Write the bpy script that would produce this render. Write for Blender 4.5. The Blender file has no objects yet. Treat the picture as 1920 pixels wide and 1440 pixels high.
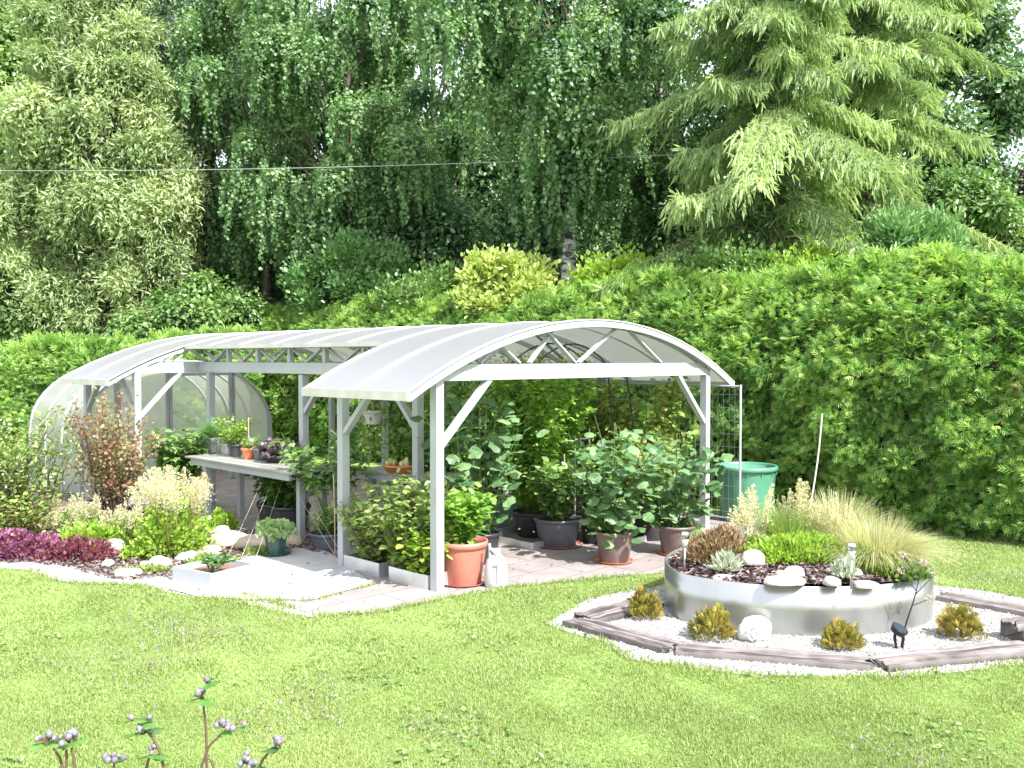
import bpy, math, random
import numpy as np
rng = np.random.default_rng(7)
random.seed(7)
SC = bpy.context.scene
COL = SC.collection
rad = math.radians

# ------------------------------------------------------------------ camera, sky, sun, exposure
CAM_H = 2.2
FOC = 1723.0
cam_d = bpy.data.cameras.new('camera'); cam = bpy.data.objects.new('camera', cam_d); COL.objects.link(cam)
cam_d.sensor_width = 36; cam_d.lens = 36*FOC/1920; cam_d.clip_end = 500; cam_d.clip_start = .05
PITCH = math.atan(48/FOC)
cam.location = (0, 0, CAM_H); cam.rotation_euler = (math.pi/2-PITCH, 0, 0)
SC.camera = cam
SUN_XY = np.array([.69, -.724]); SUN_EL = rad(49)
w = bpy.data.worlds.new('World'); SC.world = w; w.use_nodes = True
nt = w.node_tree
sky = nt.nodes.new('ShaderNodeTexSky'); sky.sky_type = 'NISHITA'; sky.sun_disc = False
sky.sun_elevation = SUN_EL; sky.sun_rotation = math.atan2(SUN_XY[0], SUN_XY[1])
sky.dust_density = 2.0; sky.ozone_density = .6; sky.air_density = 1.0
bg = nt.nodes['Background']; bg.inputs['Strength'].default_value = .15
veil = nt.nodes.new('ShaderNodeMix'); veil.data_type = 'RGBA'; veil.inputs[0].default_value = .65      # thin bright cloud veil over the blue
veil.inputs[7].default_value = (6.0, 6.1, 6.6, 1); nt.links.new(sky.outputs[0], veil.inputs[6]); nt.links.new(veil.outputs[2], bg.inputs[0])
sl = bpy.data.lights.new('sun', 'SUN'); sl.energy = 4.3; sl.angle = rad(.55); sl.color = (1, .98, .945)
so = bpy.data.objects.new('sun', sl); COL.objects.link(so)
sv = np.array([SUN_XY[0]*math.cos(SUN_EL), SUN_XY[1]*math.cos(SUN_EL), math.sin(SUN_EL)])
from mathutils import Vector
so.rotation_euler = Vector(sv).to_track_quat('Z', 'Y').to_euler()
so.location = (8, -8, 20)
SC.view_settings.view_transform = 'Standard'; SC.view_settings.look = 'None'
SC.view_settings.exposure = 1.47; SC.view_settings.gamma = 1
try:
    SC.cycles.max_bounces = 8; SC.cycles.transparent_max_bounces = 16
    SC.cycles.diffuse_bounces = 4; SC.cycles.use_denoising = True
except Exception: pass

# ------------------------------------------------------------------ where things stand
_c, _s = math.cos(PITCH), math.sin(PITCH)
def at(x, y, z=0.):                       # ground (or height z) point seen at a photo pixel
    u, v = (x-960)/FOC, -(y-720)/FOC
    r = np.array([u, _c+v*_s, v*_c-_s]); t = (z-CAM_H)/r[2]
    return np.array([0, 0, CAM_H])+r*t
def far(x, Y, z=0.):                      # point at distance Y
    return np.array([(x-960)/FOC*Y, Y, z])
DV = np.array([-1760, 1723.]); DV /= np.linalg.norm(DV)
PV = np.array([1689, 1723.]); PV /= np.linalg.norm(PV)
OR = at(820, 1110)[:2]
def W(d, p, z=0.):
    q = OR+DV*d+PV*p; return np.array([q[0], q[1], z])
D3, P3, Z3 = np.array([*DV, 0]), np.array([*PV, 0]), np.array([0, 0, 1.])
def sstep(t): t = np.clip(t, 0, 1); return t*t*(3-2*t)
def gz(x, y): return -.2*sstep((-x-4.0)/1.5)*sstep((y-11.0)/1.5)   # the ground falls a little at the back left

# ------------------------------------------------------------------ mesh collecting
class MB:
    def __init__(s): s.v = []; s.f = []; s.t = []; s.n = 0
    def add(s, v, f, m=0, tint=.5):
        v = np.asarray(v, float).reshape(-1, 3); f = np.asarray(f, int)
        s.v.append(v); s.f.append((f+s.n, m)); s.n += len(v)
        s.t.append(np.broadcast_to(np.asarray(tint, float), (len(v),)))
    def beam(s, a, b, w, h, up=Z3, m=0):
        a, b = np.asarray(a, float), np.asarray(b, float); y = b-a; y = y/np.linalg.norm(y)
        x = np.cross(y, up); x /= np.linalg.norm(x); z = np.cross(x, y)
        q = [(-1, -1), (1, -1), (1, 1), (-1, 1)]
        v = [a+x*i*w/2+z*j*h/2 for i, j in q]+[b+x*i*w/2+z*j*h/2 for i, j in q]
        s.add(v, [(0, 1, 2, 3), (7, 6, 5, 4), (0, 4, 5, 1), (1, 5, 6, 2), (2, 6, 7, 3), (3, 7, 4, 0)], m)
    def box(s, c, size, ax=None, m=0, taper=1.):
        c = np.asarray(c, float); x, y = (np.array([1., 0, 0]), np.array([0, 1., 0])) if ax is None else ax
        v = []
        for k, tp in ((-1, taper), (1, 1.)):
            for i, j in ((-1, -1), (1, -1), (1, 1), (-1, 1)):
                v.append(c+x*i*size[0]/2*tp+y*j*size[1]/2*tp+Z3*k*size[2]/2)
        s.add(v, [(3, 2, 1, 0), (4, 5, 6, 7), (0, 1, 5, 4), (1, 2, 6, 5), (2, 3, 7, 6), (3, 0, 4, 7)], m)
    def tube(s, pts, r, n=6, m=0, tint=.5):
        pts = np.asarray(pts, float); k = len(pts); r = np.broadcast_to(np.asarray(r, float), (k,))
        tan = np.gradient(pts, axis=0); tan /= np.linalg.norm(tan, axis=1)[:, None]+1e-9
        ref = np.array([.31, .17, .94]) if abs(tan[0, 2]) < .9 else np.array([1., .1, 0])
        x = np.cross(tan, ref); x /= np.linalg.norm(x, axis=1)[:, None]+1e-9; y = np.cross(tan, x)
        a = np.arange(n)/n*2*np.pi
        v = pts[:, None]+r[:, None, None]*(np.cos(a)[None, :, None]*x[:, None]+np.sin(a)[None, :, None]*y[:, None])
        i = np.arange(k-1)[:, None]*n; j = np.arange(n)[None]; j2 = (j+1) % n
        f = np.stack([i+j, i+j2, i+n+j2, i+n+j], -1).reshape(-1, 4)
        s.add(v.reshape(-1, 3), f, m, tint)
        base = s.n-k*n
        for ring, flip in ((0, 1), (k-1, 0)):
            idx = [ring*n+q for q in range(n)]
            s.f.append((np.array([idx[::-1] if flip else idx])+base, m))
    def lathe(s, prof, c, n=24, m=0, sx=1., sy=1.):
        prof = np.asarray(prof, float); k = len(prof); a = np.arange(n)/n*2*np.pi
        v = np.zeros((k, n, 3)); v[..., 0] = prof[:, :1]*np.cos(a)*sx; v[..., 1] = prof[:, :1]*np.sin(a)*sy; v[..., 2] = prof[:, 1:]
        i = np.arange(k-1)[:, None]*n; j = np.arange(n)[None]; j2 = (j+1) % n
        s.add(v.reshape(-1, 3)+np.asarray(c), np.stack([i+j, i+j2, i+n+j2, i+n+j], -1).reshape(-1, 4), m)
    def poly(s, xy, z, m=0):              # flat n-gon
        v = [(p[0], p[1], z) for p in xy]
        a = sum(v[i-1][0]*v[i][1]-v[i][0]*v[i-1][1] for i in range(len(v)))
        s.add(v, [list(range(len(v))) if a > 0 else list(range(len(v)))[::-1]], m)
    def scatter(s, T, pos, dr, nr, size, tint=None, m=0, wid=1.):
        tv, tf = T; pos = np.asarray(pos, float); N = len(pos)
        if N == 0: return
        y = dr/(np.linalg.norm(dr, axis=1)[:, None]+1e-9)
        x = np.cross(y, nr); x /= np.linalg.norm(x, axis=1)[:, None]+1e-9; z = np.cross(x, y)
        size = np.broadcast_to(np.asarray(size, float), (N,)); wid = np.broadcast_to(np.asarray(wid, float), (N,))
        v = pos[:, None]+size[:, None, None]*(tv[None, :, 0, None]*x[:, None]*wid[:, None, None]+tv[None, :, 1, None]*y[:, None]+tv[None, :, 2, None]*z[:, None])
        k = len(tv)
        f = (np.arange(N)[:, None, None]*k+tf[None]).reshape(-1, tf.shape[1])
        if tint is None: tint = rng.random(N)
        s.add(v.reshape(-1, 3), f, m, np.repeat(tint, k))
    def mesh(s, name, off, mats, smooth):
        me = bpy.data.meshes.new(name)
        v = np.concatenate(s.v)-np.asarray(off)
        lt = []; ls = []; mi = []; lv = []
        for f, m in s.f:
            lt.append(np.full(len(f), f.shape[1])); lv.append(f.ravel()); mi.append(np.full(len(f), m))
        lt = np.concatenate(lt); lv = np.concatenate(lv); mi = np.concatenate(mi)
        st = np.concatenate([[0], np.cumsum(lt)[:-1]])
        me.vertices.add(len(v)); me.vertices.foreach_set('co', v.astype(np.float32).ravel())
        me.loops.add(len(lv)); me.loops.foreach_set('vertex_index', lv.astype(np.int32))
        me.polygons.add(len(lt)); me.polygons.foreach_set('loop_start', st.astype(np.int32)); me.polygons.foreach_set('loop_total', lt.astype(np.int32))
        me.polygons.foreach_set('material_index', mi.astype(np.int32))
        me.polygons.foreach_set('use_smooth', np.full(len(lt), bool(smooth)))
        at_ = me.attributes.new('tint', 'FLOAT', 'POINT'); at_.data.foreach_set('value', np.concatenate(s.t).astype(np.float32))
        for m in mats: me.materials.append(m)
        me.update(calc_edges=True); me.validate()
        return me
OFF = {}
def _lst(m): return m if isinstance(m, (list, tuple)) else [m]
def tag(o, label, cat, group=None):
    o['label'] = label; o['category'] = cat
    if group: o['group'] = group
def thing(name, label, cat, loc, group=None):
    o = bpy.data.objects.new(name, None); COL.objects.link(o); o.location = loc; o.empty_display_size = .2
    tag(o, label, cat, group); OFF[o.name] = np.asarray(loc, float); return o
def part(name, mb, mats, parent, label=None, smooth=False, kind=None):
    off = OFF[parent.name]; o = bpy.data.objects.new(name, mb.mesh(name, off, _lst(mats), smooth)); COL.objects.link(o)
    o.parent = parent; OFF[o.name] = off
    if label: o['label'] = label
    if kind: o['kind'] = kind
    return o
def solo(name, mb, mats, label, cat, loc, group=None, smooth=False):
    o = bpy.data.objects.new(name, mb.mesh(name, loc, _lst(mats), smooth)); COL.objects.link(o); o.location = loc
    tag(o, label, cat, group); OFF[o.name] = np.asarray(loc, float); return o
def struct(name, mb, mats, kind='structure', smooth=False):
    o = bpy.data.objects.new(name, mb.mesh(name, (0, 0, 0), _lst(mats), smooth)); COL.objects.link(o); o['kind'] = kind; return o

# ------------------------------------------------------------------ materials
def newmat(name):
    m = bpy.data.materials.new(name); m.use_nodes = True; return m, m.node_tree.nodes, m.node_tree.links, m.node_tree.nodes['Principled BSDF']
def rgb(c): return (c[0], c[1], c[2], 1)
def surf(name, c1, c2=None, scale=6., rough=.6, metal=0., bump=0., bscale=None, detail=4, stretch=None, spec=.5):
    m, N, L, b = newmat(name)
    b.inputs['Roughness'].default_value = rough; b.inputs['Metallic'].default_value = metal
    b.inputs['Specular IOR Level'].default_value = spec
    b.inputs['Base Color'].default_value = rgb(c1)
    if c2 is not None or bump:
        tc = N.new('ShaderNodeTexCoord'); mp = N.new('ShaderNodeMapping'); L.new(tc.outputs['Object'], mp.inputs[0])
        if stretch: mp.inputs['Scale'].default_value = stretch
    if c2 is not None:
        no = N.new('ShaderNodeTexNoise'); no.inputs['Scale'].default_value = scale; no.inputs['Detail'].default_value = detail
        L.new(mp.outputs[0], no.inputs['Vector'])
        rp = N.new('ShaderNodeValToRGB'); rp.color_ramp.elements[0].position = .35; rp.color_ramp.elements[1].position = .65
        rp.color_ramp.elements[0].color = rgb(c1); rp.color_ramp.elements[1].color = rgb(c2)
        L.new(no.outputs['Fac'], rp.inputs[0]); L.new(rp.outputs[0], b.inputs['Base Color'])
    if bump:
        n2 = N.new('ShaderNodeTexNoise'); n2.inputs['Scale'].default_value = bscale or scale*3; n2.inputs['Detail'].default_value = 6
        L.new(mp.outputs[0], n2.inputs['Vector'])
        bp = N.new('ShaderNodeBump'); bp.inputs['Strength'].default_value = bump; bp.inputs['Distance'].default_value = .02
        L.new(n2.outputs['Fac'], bp.inputs['Height']); L.new(bp.outputs[0], b.inputs['Normal'])
    return m
def leafmat(name, cols, trans=.35, gloss=.06, rough=.4, tcol=1.5):
    m, N, L, b = newmat(name); N.remove(b)
    a = N.new('ShaderNodeAttribute'); a.attribute_name = 'tint'
    rp = N.new('ShaderNodeValToRGB'); e = rp.color_ramp.elements
    while len(e) < len(cols): e.new(.5)
    for i, c in enumerate(cols): e[i].position = i/(len(cols)-1) if len(cols) > 1 else 0; e[i].color = rgb(c)
    L.new(a.outputs['Fac'], rp.inputs[0])
    di = N.new('ShaderNodeBsdfDiffuse'); L.new(rp.outputs[0], di.inputs[0])
    tr = N.new('ShaderNodeBsdfTranslucent')
    mu = N.new('ShaderNodeVectorMath'); mu.operation = 'MULTIPLY'; mu.inputs[1].default_value = (tcol*.96, tcol, tcol*.64)
    L.new(rp.outputs[0], mu.inputs[0]); L.new(mu.outputs[0], tr.inputs[0])
    mx = N.new('ShaderNodeMixShader'); mx.inputs[0].default_value = trans; L.new(di.outputs[0], mx.inputs[1]); L.new(tr.outputs[0], mx.inputs[2])
    gl = N.new('ShaderNodeBsdfGlossy'); gl.inputs['Roughness'].default_value = rough; gl.inputs[0].default_value = (1, 1, 1, 1)
    m2 = N.new('ShaderNodeMixShader'); m2.inputs[0].default_value = gloss*.6; L.new(mx.outputs[0], m2.inputs[1]); L.new(gl.outputs[0], m2.inputs[2])
    L.new(m2.outputs[0], N['Material Output'].inputs[0]); return m
def polymat(name, col, clear=.3, trans=.5, gloss=.1, rough=.12):
    m, N, L, b = newmat(name); N.remove(b)
    tc = N.new('ShaderNodeTexCoord'); no = N.new('ShaderNodeTexNoise'); no.inputs['Scale'].default_value = 1.3; L.new(tc.outputs['Object'], no.inputs['Vector'])
    rp = N.new('ShaderNodeValToRGB'); rp.color_ramp.elements[0].color = rgb([q*.86 for q in col]); rp.color_ramp.elements[1].color = rgb(col); L.new(no.outputs['Fac'], rp.inputs[0])
    di = N.new('ShaderNodeBsdfDiffuse'); L.new(rp.outputs[0], di.inputs[0])
    tr = N.new('ShaderNodeBsdfTranslucent'); tr.inputs[0].default_value = (.86, .87, .84, 1)
    tp = N.new('ShaderNodeBsdfTransparent'); tp.inputs[0].default_value = (.92, .94, .9, 1)
    gl = N.new('ShaderNodeBsdfGlossy'); gl.inputs['Roughness'].default_value = rough
    a = N.new('ShaderNodeMixShader'); a.inputs[0].default_value = trans; L.new(di.outputs[0], a.inputs[1]); L.new(tr.outputs[0], a.inputs[2])
    c = N.new('ShaderNodeMixShader'); c.inputs[0].default_value = clear; L.new(a.outputs[0], c.inputs[1]); L.new(tp.outputs[0], c.inputs[2])
    fr = N.new('ShaderNodeFresnel'); fr.inputs[0].default_value = 1.5
    mm = N.new('ShaderNodeMath'); mm.operation = 'MULTIPLY_ADD'; mm.inputs[1].default_value = .45; mm.inputs[2].default_value = gloss*.3; L.new(fr.outputs[0], mm.inputs[0])
    g = N.new('ShaderNodeMixShader'); L.new(mm.outputs[0], g.inputs[0]); L.new(c.outputs[0], g.inputs[1]); L.new(gl.outputs[0], g.inputs[2])
    L.new(g.outputs[0], N['Material Output'].inputs[0]); return m

M = {}
M['white'] = surf('white_painted_metal', (.40, .415, .43), (.35, .365, .38), 3, .32, 0, spec=.5)
M['eave'] = surf('weathered_eave_board', (.50, .47, .42), (.60, .58, .54), 5, .5)
M['alu'] = surf('brushed_aluminium', (.62, .63, .64), (.72, .73, .73), 4, .34, .75)
M['galv'] = surf('galvanised_wire', (.5, .52, .52), None, 4, .4, .6)
M['poly_roof'] = polymat('roof_polycarbonate', (.225, .225, .235), .27, .36, .03, .4)
M['poly_wall'] = polymat('wall_polycarbonate', (.62, .64, .59), .40, .5, .08, .2)
M['terra'] = surf('terracotta_plastic', (.44, .145, .10), (.50, .18, .13), 5, .45)
M['orange'] = surf('orange_plastic', (.60, .17, .07), (.66, .22, .10), 5, .4)
M['black'] = surf('black_plastic', (.022, .022, .025), (.05, .05, .055), 5, .42)
M['grey_pot'] = surf('dark_grey_plastic', (.085, .085, .10), (.13, .13, .15), 5, .45)
M['brown_pot'] = surf('brown_plastic', (.13, .085, .08), (.20, .14, .135), 5, .45)
M['green_pl'] = surf('green_plastic', (.07, .215, .135), (.085, .25, .16), 3, .38)
M['dkgreen_pl'] = surf('dark_green_plastic', (.035, .085, .07), (.05, .11, .09), 4, .45)
M['sage_pl'] = surf('grey_green_plastic', (.12, .19, .17), (.16, .23, .21), 4, .4)
M['white_pl'] = surf('white_plastic', (.42, .415, .41), (.46, .455, .45), 4, .35)
M['blackmetal'] = surf('black_metal', (.015, .015, .018), None, 4, .3, .3)
def timber():
    m, N, L, b = newmat('weathered_timber'); b.inputs['Roughness'].default_value = .9
    a = N.new('ShaderNodeAttribute'); a.attribute_name = 'tint'; tc = N.new('ShaderNodeTexCoord')
    no = N.new('ShaderNodeTexNoise'); no.inputs['Scale'].default_value = 7; no.inputs['Detail'].default_value = 8; L.new(tc.outputs['Object'], no.inputs['Vector'])
    ad = N.new('ShaderNodeMath'); ad.operation = 'MULTIPLY_ADD'; ad.inputs[1].default_value = .55; L.new(no.outputs['Fac'], ad.inputs[0])
    m2 = N.new('ShaderNodeMath'); m2.operation = 'MULTIPLY'; m2.inputs[1].default_value = .5; L.new(a.outputs['Fac'], m2.inputs[0]); L.new(m2.outputs[0], ad.inputs[2])
    rp = N.new('ShaderNodeValToRGB'); e = rp.color_ramp.elements; e[0].position = .32; e[1].position = .72; e[0].color = (.045, .038, .035, 1); e[1].color = (.23, .205, .195, 1); x = e.new(.5); x.color = (.13, .113, .107, 1)
    L.new(ad.outputs[0], rp.inputs[0]); L.new(rp.outputs[0], b.inputs['Base Color'])
    bp = N.new('ShaderNodeBump'); bp.inputs['Strength'].default_value = .7; bp.inputs['Distance'].default_value = .02; L.new(ad.outputs[0], bp.inputs['Height']); L.new(bp.outputs[0], b.inputs['Normal']); return m
M['wood'] = timber()
M['cane'] = surf('bamboo_cane', (.42, .32, .2), (.5, .4, .27), 8, .6)
M['board'] = surf('orange_board', (.34, .13, .06), (.40, .17, .08), 3, .6)
M['bag'] = surf('soil_bag', (.30, .16, .05), (.16, .08, .03), 6, .4, 0, .3, 14)
M['soil'] = surf('potting_soil', (.03, .02, .014), (.09, .06, .045), 40, .9, 0, 1., 60)
M['stone'] = surf('pale_stone', (.34, .31, .26), (.54, .51, .46), 5, .8, 0, .6, 14)
M['tanstone'] = surf('tan_stone', (.36, .28, .20), (.46, .39, .31), 4, .85, 0, .6, 12)
M['bark'] = surf('grey_bark', (.05, .04, .03), (.12, .10, .08), 9, .9, 0, 1., 18)
M['stem'] = surf('green_stem', (.10, .16, .04), None, 4, .6)
M['brownstem'] = surf('brown_stem', (.10, .06, .04), None, 4, .7)
M['palestem'] = surf('pale_woody_stem', (.34, .24, .16), (.25, .17, .11), 9, .7)
M['twine'] = surf('pale_twine', (.55, .52, .45), None, 4, .8)
M['cable'] = surf('grey_cable', (.30, .32, .32), None, 4, .5)
M['tin'] = surf('table_top_sheet', (.34, .33, .30), (.44, .43, .39), 4, .4, .3)
# birch bark
def birch():
    m, N, L, b = newmat('birch_bark'); b.inputs['Roughness'].default_value = .8
    tc = N.new('ShaderNodeTexCoord'); mp = N.new('ShaderNodeMapping'); mp.inputs['Scale'].default_value = (2.5, 2.5, 7); L.new(tc.outputs['Object'], mp.inputs[0])
    no = N.new('ShaderNodeTexNoise'); no.inputs['Scale'].default_value = 1.6; no.inputs['Detail'].default_value = 8; no.inputs['Roughness'].default_value = .7; L.new(mp.outputs[0], no.inputs['Vector'])
    rp = N.new('ShaderNodeValToRGB'); rp.color_ramp.elements[0].position = .44; rp.color_ramp.elements[1].position = .56
    rp.color_ramp.elements[0].color = (.03, .028, .03, 1); rp.color_ramp.elements[1].color = (.50, .48, .47, 1)
    L.new(no.outputs['Fac'], rp.inputs[0]); L.new(rp.outputs[0], b.inputs['Base Color']); return m
M['birch'] = birch()
# the raised bed's bare sheet metal
def sheetmetal():
    m, N, L, b = newmat('raised_bed_sheet'); b.inputs['Metallic'].default_value = .8
    tc = N.new('ShaderNodeTexCoord'); mp = N.new('ShaderNodeMapping'); mp.inputs['Scale'].default_value = (1.4, 1.4, .5); L.new(tc.outputs['Object'], mp.inputs[0])
    no = N.new('ShaderNodeTexNoise'); no.inputs['Scale'].default_value = 2.2; no.inputs['Detail'].default_value = 5; L.new(mp.outputs[0], no.inputs['Vector'])
    rp = N.new('ShaderNodeValToRGB'); rp.color_ramp.elements[0].position = .3; rp.color_ramp.elements[1].position = .7
    rp.color_ramp.elements[0].color = (.36, .37, .355, 1); rp.color_ramp.elements[1].color = (.45, .46, .46, 1)
    L.new(no.outputs['Fac'], rp.inputs[0]); L.new(rp.outputs[0], b.inputs['Base Color'])
    r2 = N.new('ShaderNodeMapRange'); r2.inputs[3].default_value = .26; r2.inputs[4].default_value = .36; L.new(no.outputs['Fac'], r2.inputs[0]); L.new(r2.outputs[0], b.inputs['Roughness'])
    n3 = N.new('ShaderNodeTexNoise'); n3.inputs['Scale'].default_value = 3.2; n3.inputs['Detail'].default_value = 2; L.new(tc.outputs['Object'], n3.inputs['Vector']); bp = N.new('ShaderNodeBump'); bp.inputs['Strength'].default_value = .08; bp.inputs['Distance'].default_value = .03; L.new(n3.outputs['Fac'], bp.inputs['Height']); L.new(bp.outputs[0], b.inputs['Normal'])
    return m
M['sheet'] = sheetmetal()
# paving slabs
def paving():
    m, N, L, b = newmat('paving_slabs'); b.inputs['Roughness'].default_value = .8
    tc = N.new('ShaderNodeTexCoord'); mp = N.new('ShaderNodeMapping'); mp.inputs['Rotation'].default_value = (0, 0, -math.atan2(PV[1], PV[0])); L.new(tc.outputs['Object'], mp.inputs[0])
    br = N.new('ShaderNodeTexBrick'); br.inputs['Scale'].default_value = 1.0; br.inputs['Mortar Size'].default_value = .008; br.inputs['Brick Width'].default_value = .8; br.inputs['Row Height'].default_value = .4
    br.inputs['Color1'].default_value = (.25, .215, .208, 1); br.inputs['Color2'].default_value = (.285, .252, .245, 1); br.inputs['Mortar'].default_value = (.15, .13, .125, 1)
    L.new(mp.outputs[0], br.inputs['Vector'])
    no = N.new('ShaderNodeTexNoise'); no.inputs['Scale'].default_value = 2.5; no.inputs['Detail'].default_value = 8; L.new(tc.outputs['Object'], no.inputs['Vector'])
    rp = N.new('ShaderNodeValToRGB'); rp.color_ramp.elements[0].position = .3; rp.color_ramp.elements[1].position = .7; rp.color_ramp.elements[0].color = (.78, .77, .78, 1); rp.color_ramp.elements[1].color = (1.1, 1.08, 1.06, 1); L.new(no.outputs['Fac'], rp.inputs[0])
    mx = N.new('ShaderNodeMix'); mx.data_type = 'RGBA'; mx.blend_type = 'MULTIPLY'; mx.inputs[0].default_value = 1; L.new(br.outputs[0], mx.inputs[6]); L.new(rp.outputs[0], mx.inputs[7]); L.new(mx.outputs[2], b.inputs['Base Color'])
    return m
M['paving'] = paving()
M['slab'] = surf('white_concrete', (.40, .395, .385), (.34, .335, .33), 5, .8, 0, .2, 40)
M['gravel'] = surf('white_gravel_bed', (.23, .225, .215), (.44, .43, .41), 90, .85, 0, 1., 90)
M['pebble'] = leafmat('white_pebbles', [(.20, .195, .19), (.37, .36, .345), (.52, .51, .485)], 0, .03)
M['mulch'] = surf('bark_mulch_ground', (.05, .035, .03), (.17, .125, .115), 30, .9, 0, 1., 45)
M['chips'] = leafmat('bark_chips', [(.045, .03, .03), (.14, .10, .095), (.30, .24, .23)], 0, .04)
def lawnbase():
    m, N, L, b = newmat('lawn_turf'); b.inputs['Roughness'].default_value = .9; b.inputs['Specular IOR Level'].default_value = .1
    tc = N.new('ShaderNodeTexCoord')
    no = N.new('ShaderNodeTexNoise'); no.inputs['Scale'].default_value = 30; no.inputs['Detail'].default_value = 6; L.new(tc.outputs['Object'], no.inputs['Vector'])
    rp = N.new('ShaderNodeValToRGB'); rp.color_ramp.elements[0].position = .35; rp.color_ramp.elements[1].position = .65
    rp.color_ramp.elements[0].color = (.13, .20, .05, 1); rp.color_ramp.elements[1].color = (.23, .33, .10, 1)
    L.new(no.outputs['Fac'], rp.inputs[0]); L.new(rp.outputs[0], b.inputs['Base Color']); return m
M['turf'] = lawnbase()
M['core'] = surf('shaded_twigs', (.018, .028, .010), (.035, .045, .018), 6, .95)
M['hill'] = surf('meadow', (.06, .09, .03), (.09, .12, .04), 2, .95)
# leaves
M['grass'] = leafmat('grass_blades', [(.155, .215, .065), (.275, .35, .12), (.385, .445, .20)], .4, .03)
M['thuja'] = leafmat('thuja_sprays', [(.05, .13, .025), (.13, .275, .05), (.26, .41, .09), (.42, .54, .15), (.24, .22, .10)], .42, .04)
M['birchleaf'] = leafmat('birch_leaves', [(.05, .13, .045), (.125, .24, .085), (.29, .42, .185)], .42, .07, .5)
M['willow'] = leafmat('willow_leaves', [(.14, .21, .08), (.28, .36, .16), (.46, .52, .28)], .4, .06)
M['darkleaf'] = leafmat('dark_tree_leaves', [(.04, .10, .04), (.10, .19, .075), (.21, .32, .14)], .3, .06)
M['midleaf'] = leafmat('mid_green_leaves', [(.065, .14, .035), (.14, .25, .065), (.26, .38, .13)], .35, .06)
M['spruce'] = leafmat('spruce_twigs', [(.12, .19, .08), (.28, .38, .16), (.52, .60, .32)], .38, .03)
M['purpletree'] = leafmat('copper_leaves', [(.02, .012, .02), (.05, .02, .03), (.07, .04, .035)], .3, .07)
M['yellowshrub'] = leafmat('golden_leaves', [(.22, .31, .06), (.40, .48, .14), (.56, .60, .27)], .4, .04)
M['blueshrub'] = leafmat('blue_green_leaves', [(.07, .17, .05), (.14, .28, .09), (.26, .42, .17)], .3, .07)
M['barberry'] = leafmat('barberry_leaves', [(.22, .06, .07), (.33, .17, .13), (.22, .26, .09), (.42, .34, .23)], .35, .06)
M['cream'] = leafmat('cream_plumes', [(.44, .42, .25), (.60, .57, .38), (.72, .69, .52)], .35, .02)
M['limeleaf'] = leafmat('lime_leaves', [(.14, .26, .03), (.27, .42, .05), (.42, .50, .12)], .4, .05)
M['purpleflower'] = leafmat('magenta_flowers', [(.17, .05, .12), (.33, .12, .25), (.46, .25, .38)], .3, .03)
M['burgundy'] = leafmat('burgundy_leaves', [(.10, .025, .04), (.20, .045, .075), (.30, .14, .15)], .3, .06)
M['heather'] = leafmat('brown_heather', [(.16, .09, .055), (.30, .19, .12), (.26, .24, .10)], .2, .03)
M['reed'] = leafmat('straw_grass', [(.22, .26, .09), (.44, .43, .22), (.62, .57, .40)], .4, .05)
M['cucumber'] = leafmat('cucumber_leaves', [(.055, .13, .045), (.11, .21, .08), (.19, .30, .13)], .3, .05, .5)
M['basil'] = leafmat('basil_leaves', [(.12, .27, .03), (.22, .40, .06), (.32, .46, .10)], .4, .07)
M['herb'] = leafmat('sage_green_leaves', [(.11, .20, .04), (.22, .32, .08), (.34, .40, .15)], .35, .07)
M['tomato'] = leafmat('yellowing_leaves', [(.09, .18, .035), (.19, .31, .06), (.34, .40, .11), (.36, .32, .14)], .4, .05)
M['darkherb'] = leafmat('pepper_leaves', [(.04, .10, .02), (.08, .18, .035), (.13, .25, .05)], .3, .09, .3)
M['blackleaf'] = leafmat('black_purple_leaves', [(.03, .02, .03), (.10, .07, .09), (.30, .24, .26)], .2, .12, .3)
M['goldconifer'] = leafmat('gold_conifer', [(.05, .07, .012), (.22, .21, .03), (.40, .34, .07), (.20, .12, .03)], .25, .04)
M['silver'] = leafmat('silver_leaves', [(.34, .38, .30), (.5, .54, .44)], .25, .05)
M['bud'] = surf('grey_pink_buds', (.09, .08, .105), (.22, .195, .22), 60, .7)
M['dryflower'] = surf('dried_flower', (.55, .42, .40), (.62, .5, .46), 20, .8)

# ------------------------------------------------------------------ leaf templates (x across, y along, z up the face)
def arr(v, f): return np.array(v, float), np.array(f, int)
T_DIA = arr([(0, 0, 0), (.26, .42, .05), (0, 1, -.04), (-.26, .42, .05)], [(0, 1, 2, 3)])
T_LEAF = arr([(0, 0, 0), (.2, .25, .05), (.2, .62, .05), (0, 1, -.1), (-.2, .62, .05), (-.2, .25, .05)], [(0, 1, 2, 3), (0, 3, 4, 5)])
T_NAR = arr([(0, 0, 0), (.085, .4, .02), (0, 1, -.12), (-.085, .4, .02)], [(0, 1, 2, 3)])
def _lobed():
    out = []
    for a, r in ((-80, .46), (-62, .66), (-44, .64), (-30, .74), (-14, .74), (0, .96), (14, .74), (30, .74), (44, .64), (62, .66), (80, .46)):
        t = rad(a)*1.55; out.append((math.sin(t)*r*.78, .36+math.cos(t)*r*.64, .05*math.cos(3*t)-.06*r*r))
    v = [(0, .34, .05), (0, 0, -.02)]+out; n = len(out)
    f = [(0, 2+i, 3+i) for i in range(n-1)]+[(0, 1, 2), (0, n+1, 1)]
    f = [(a, c, b) for a, b, c in f]
    return arr(v, f)
T_CUC = _lobed()
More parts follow.
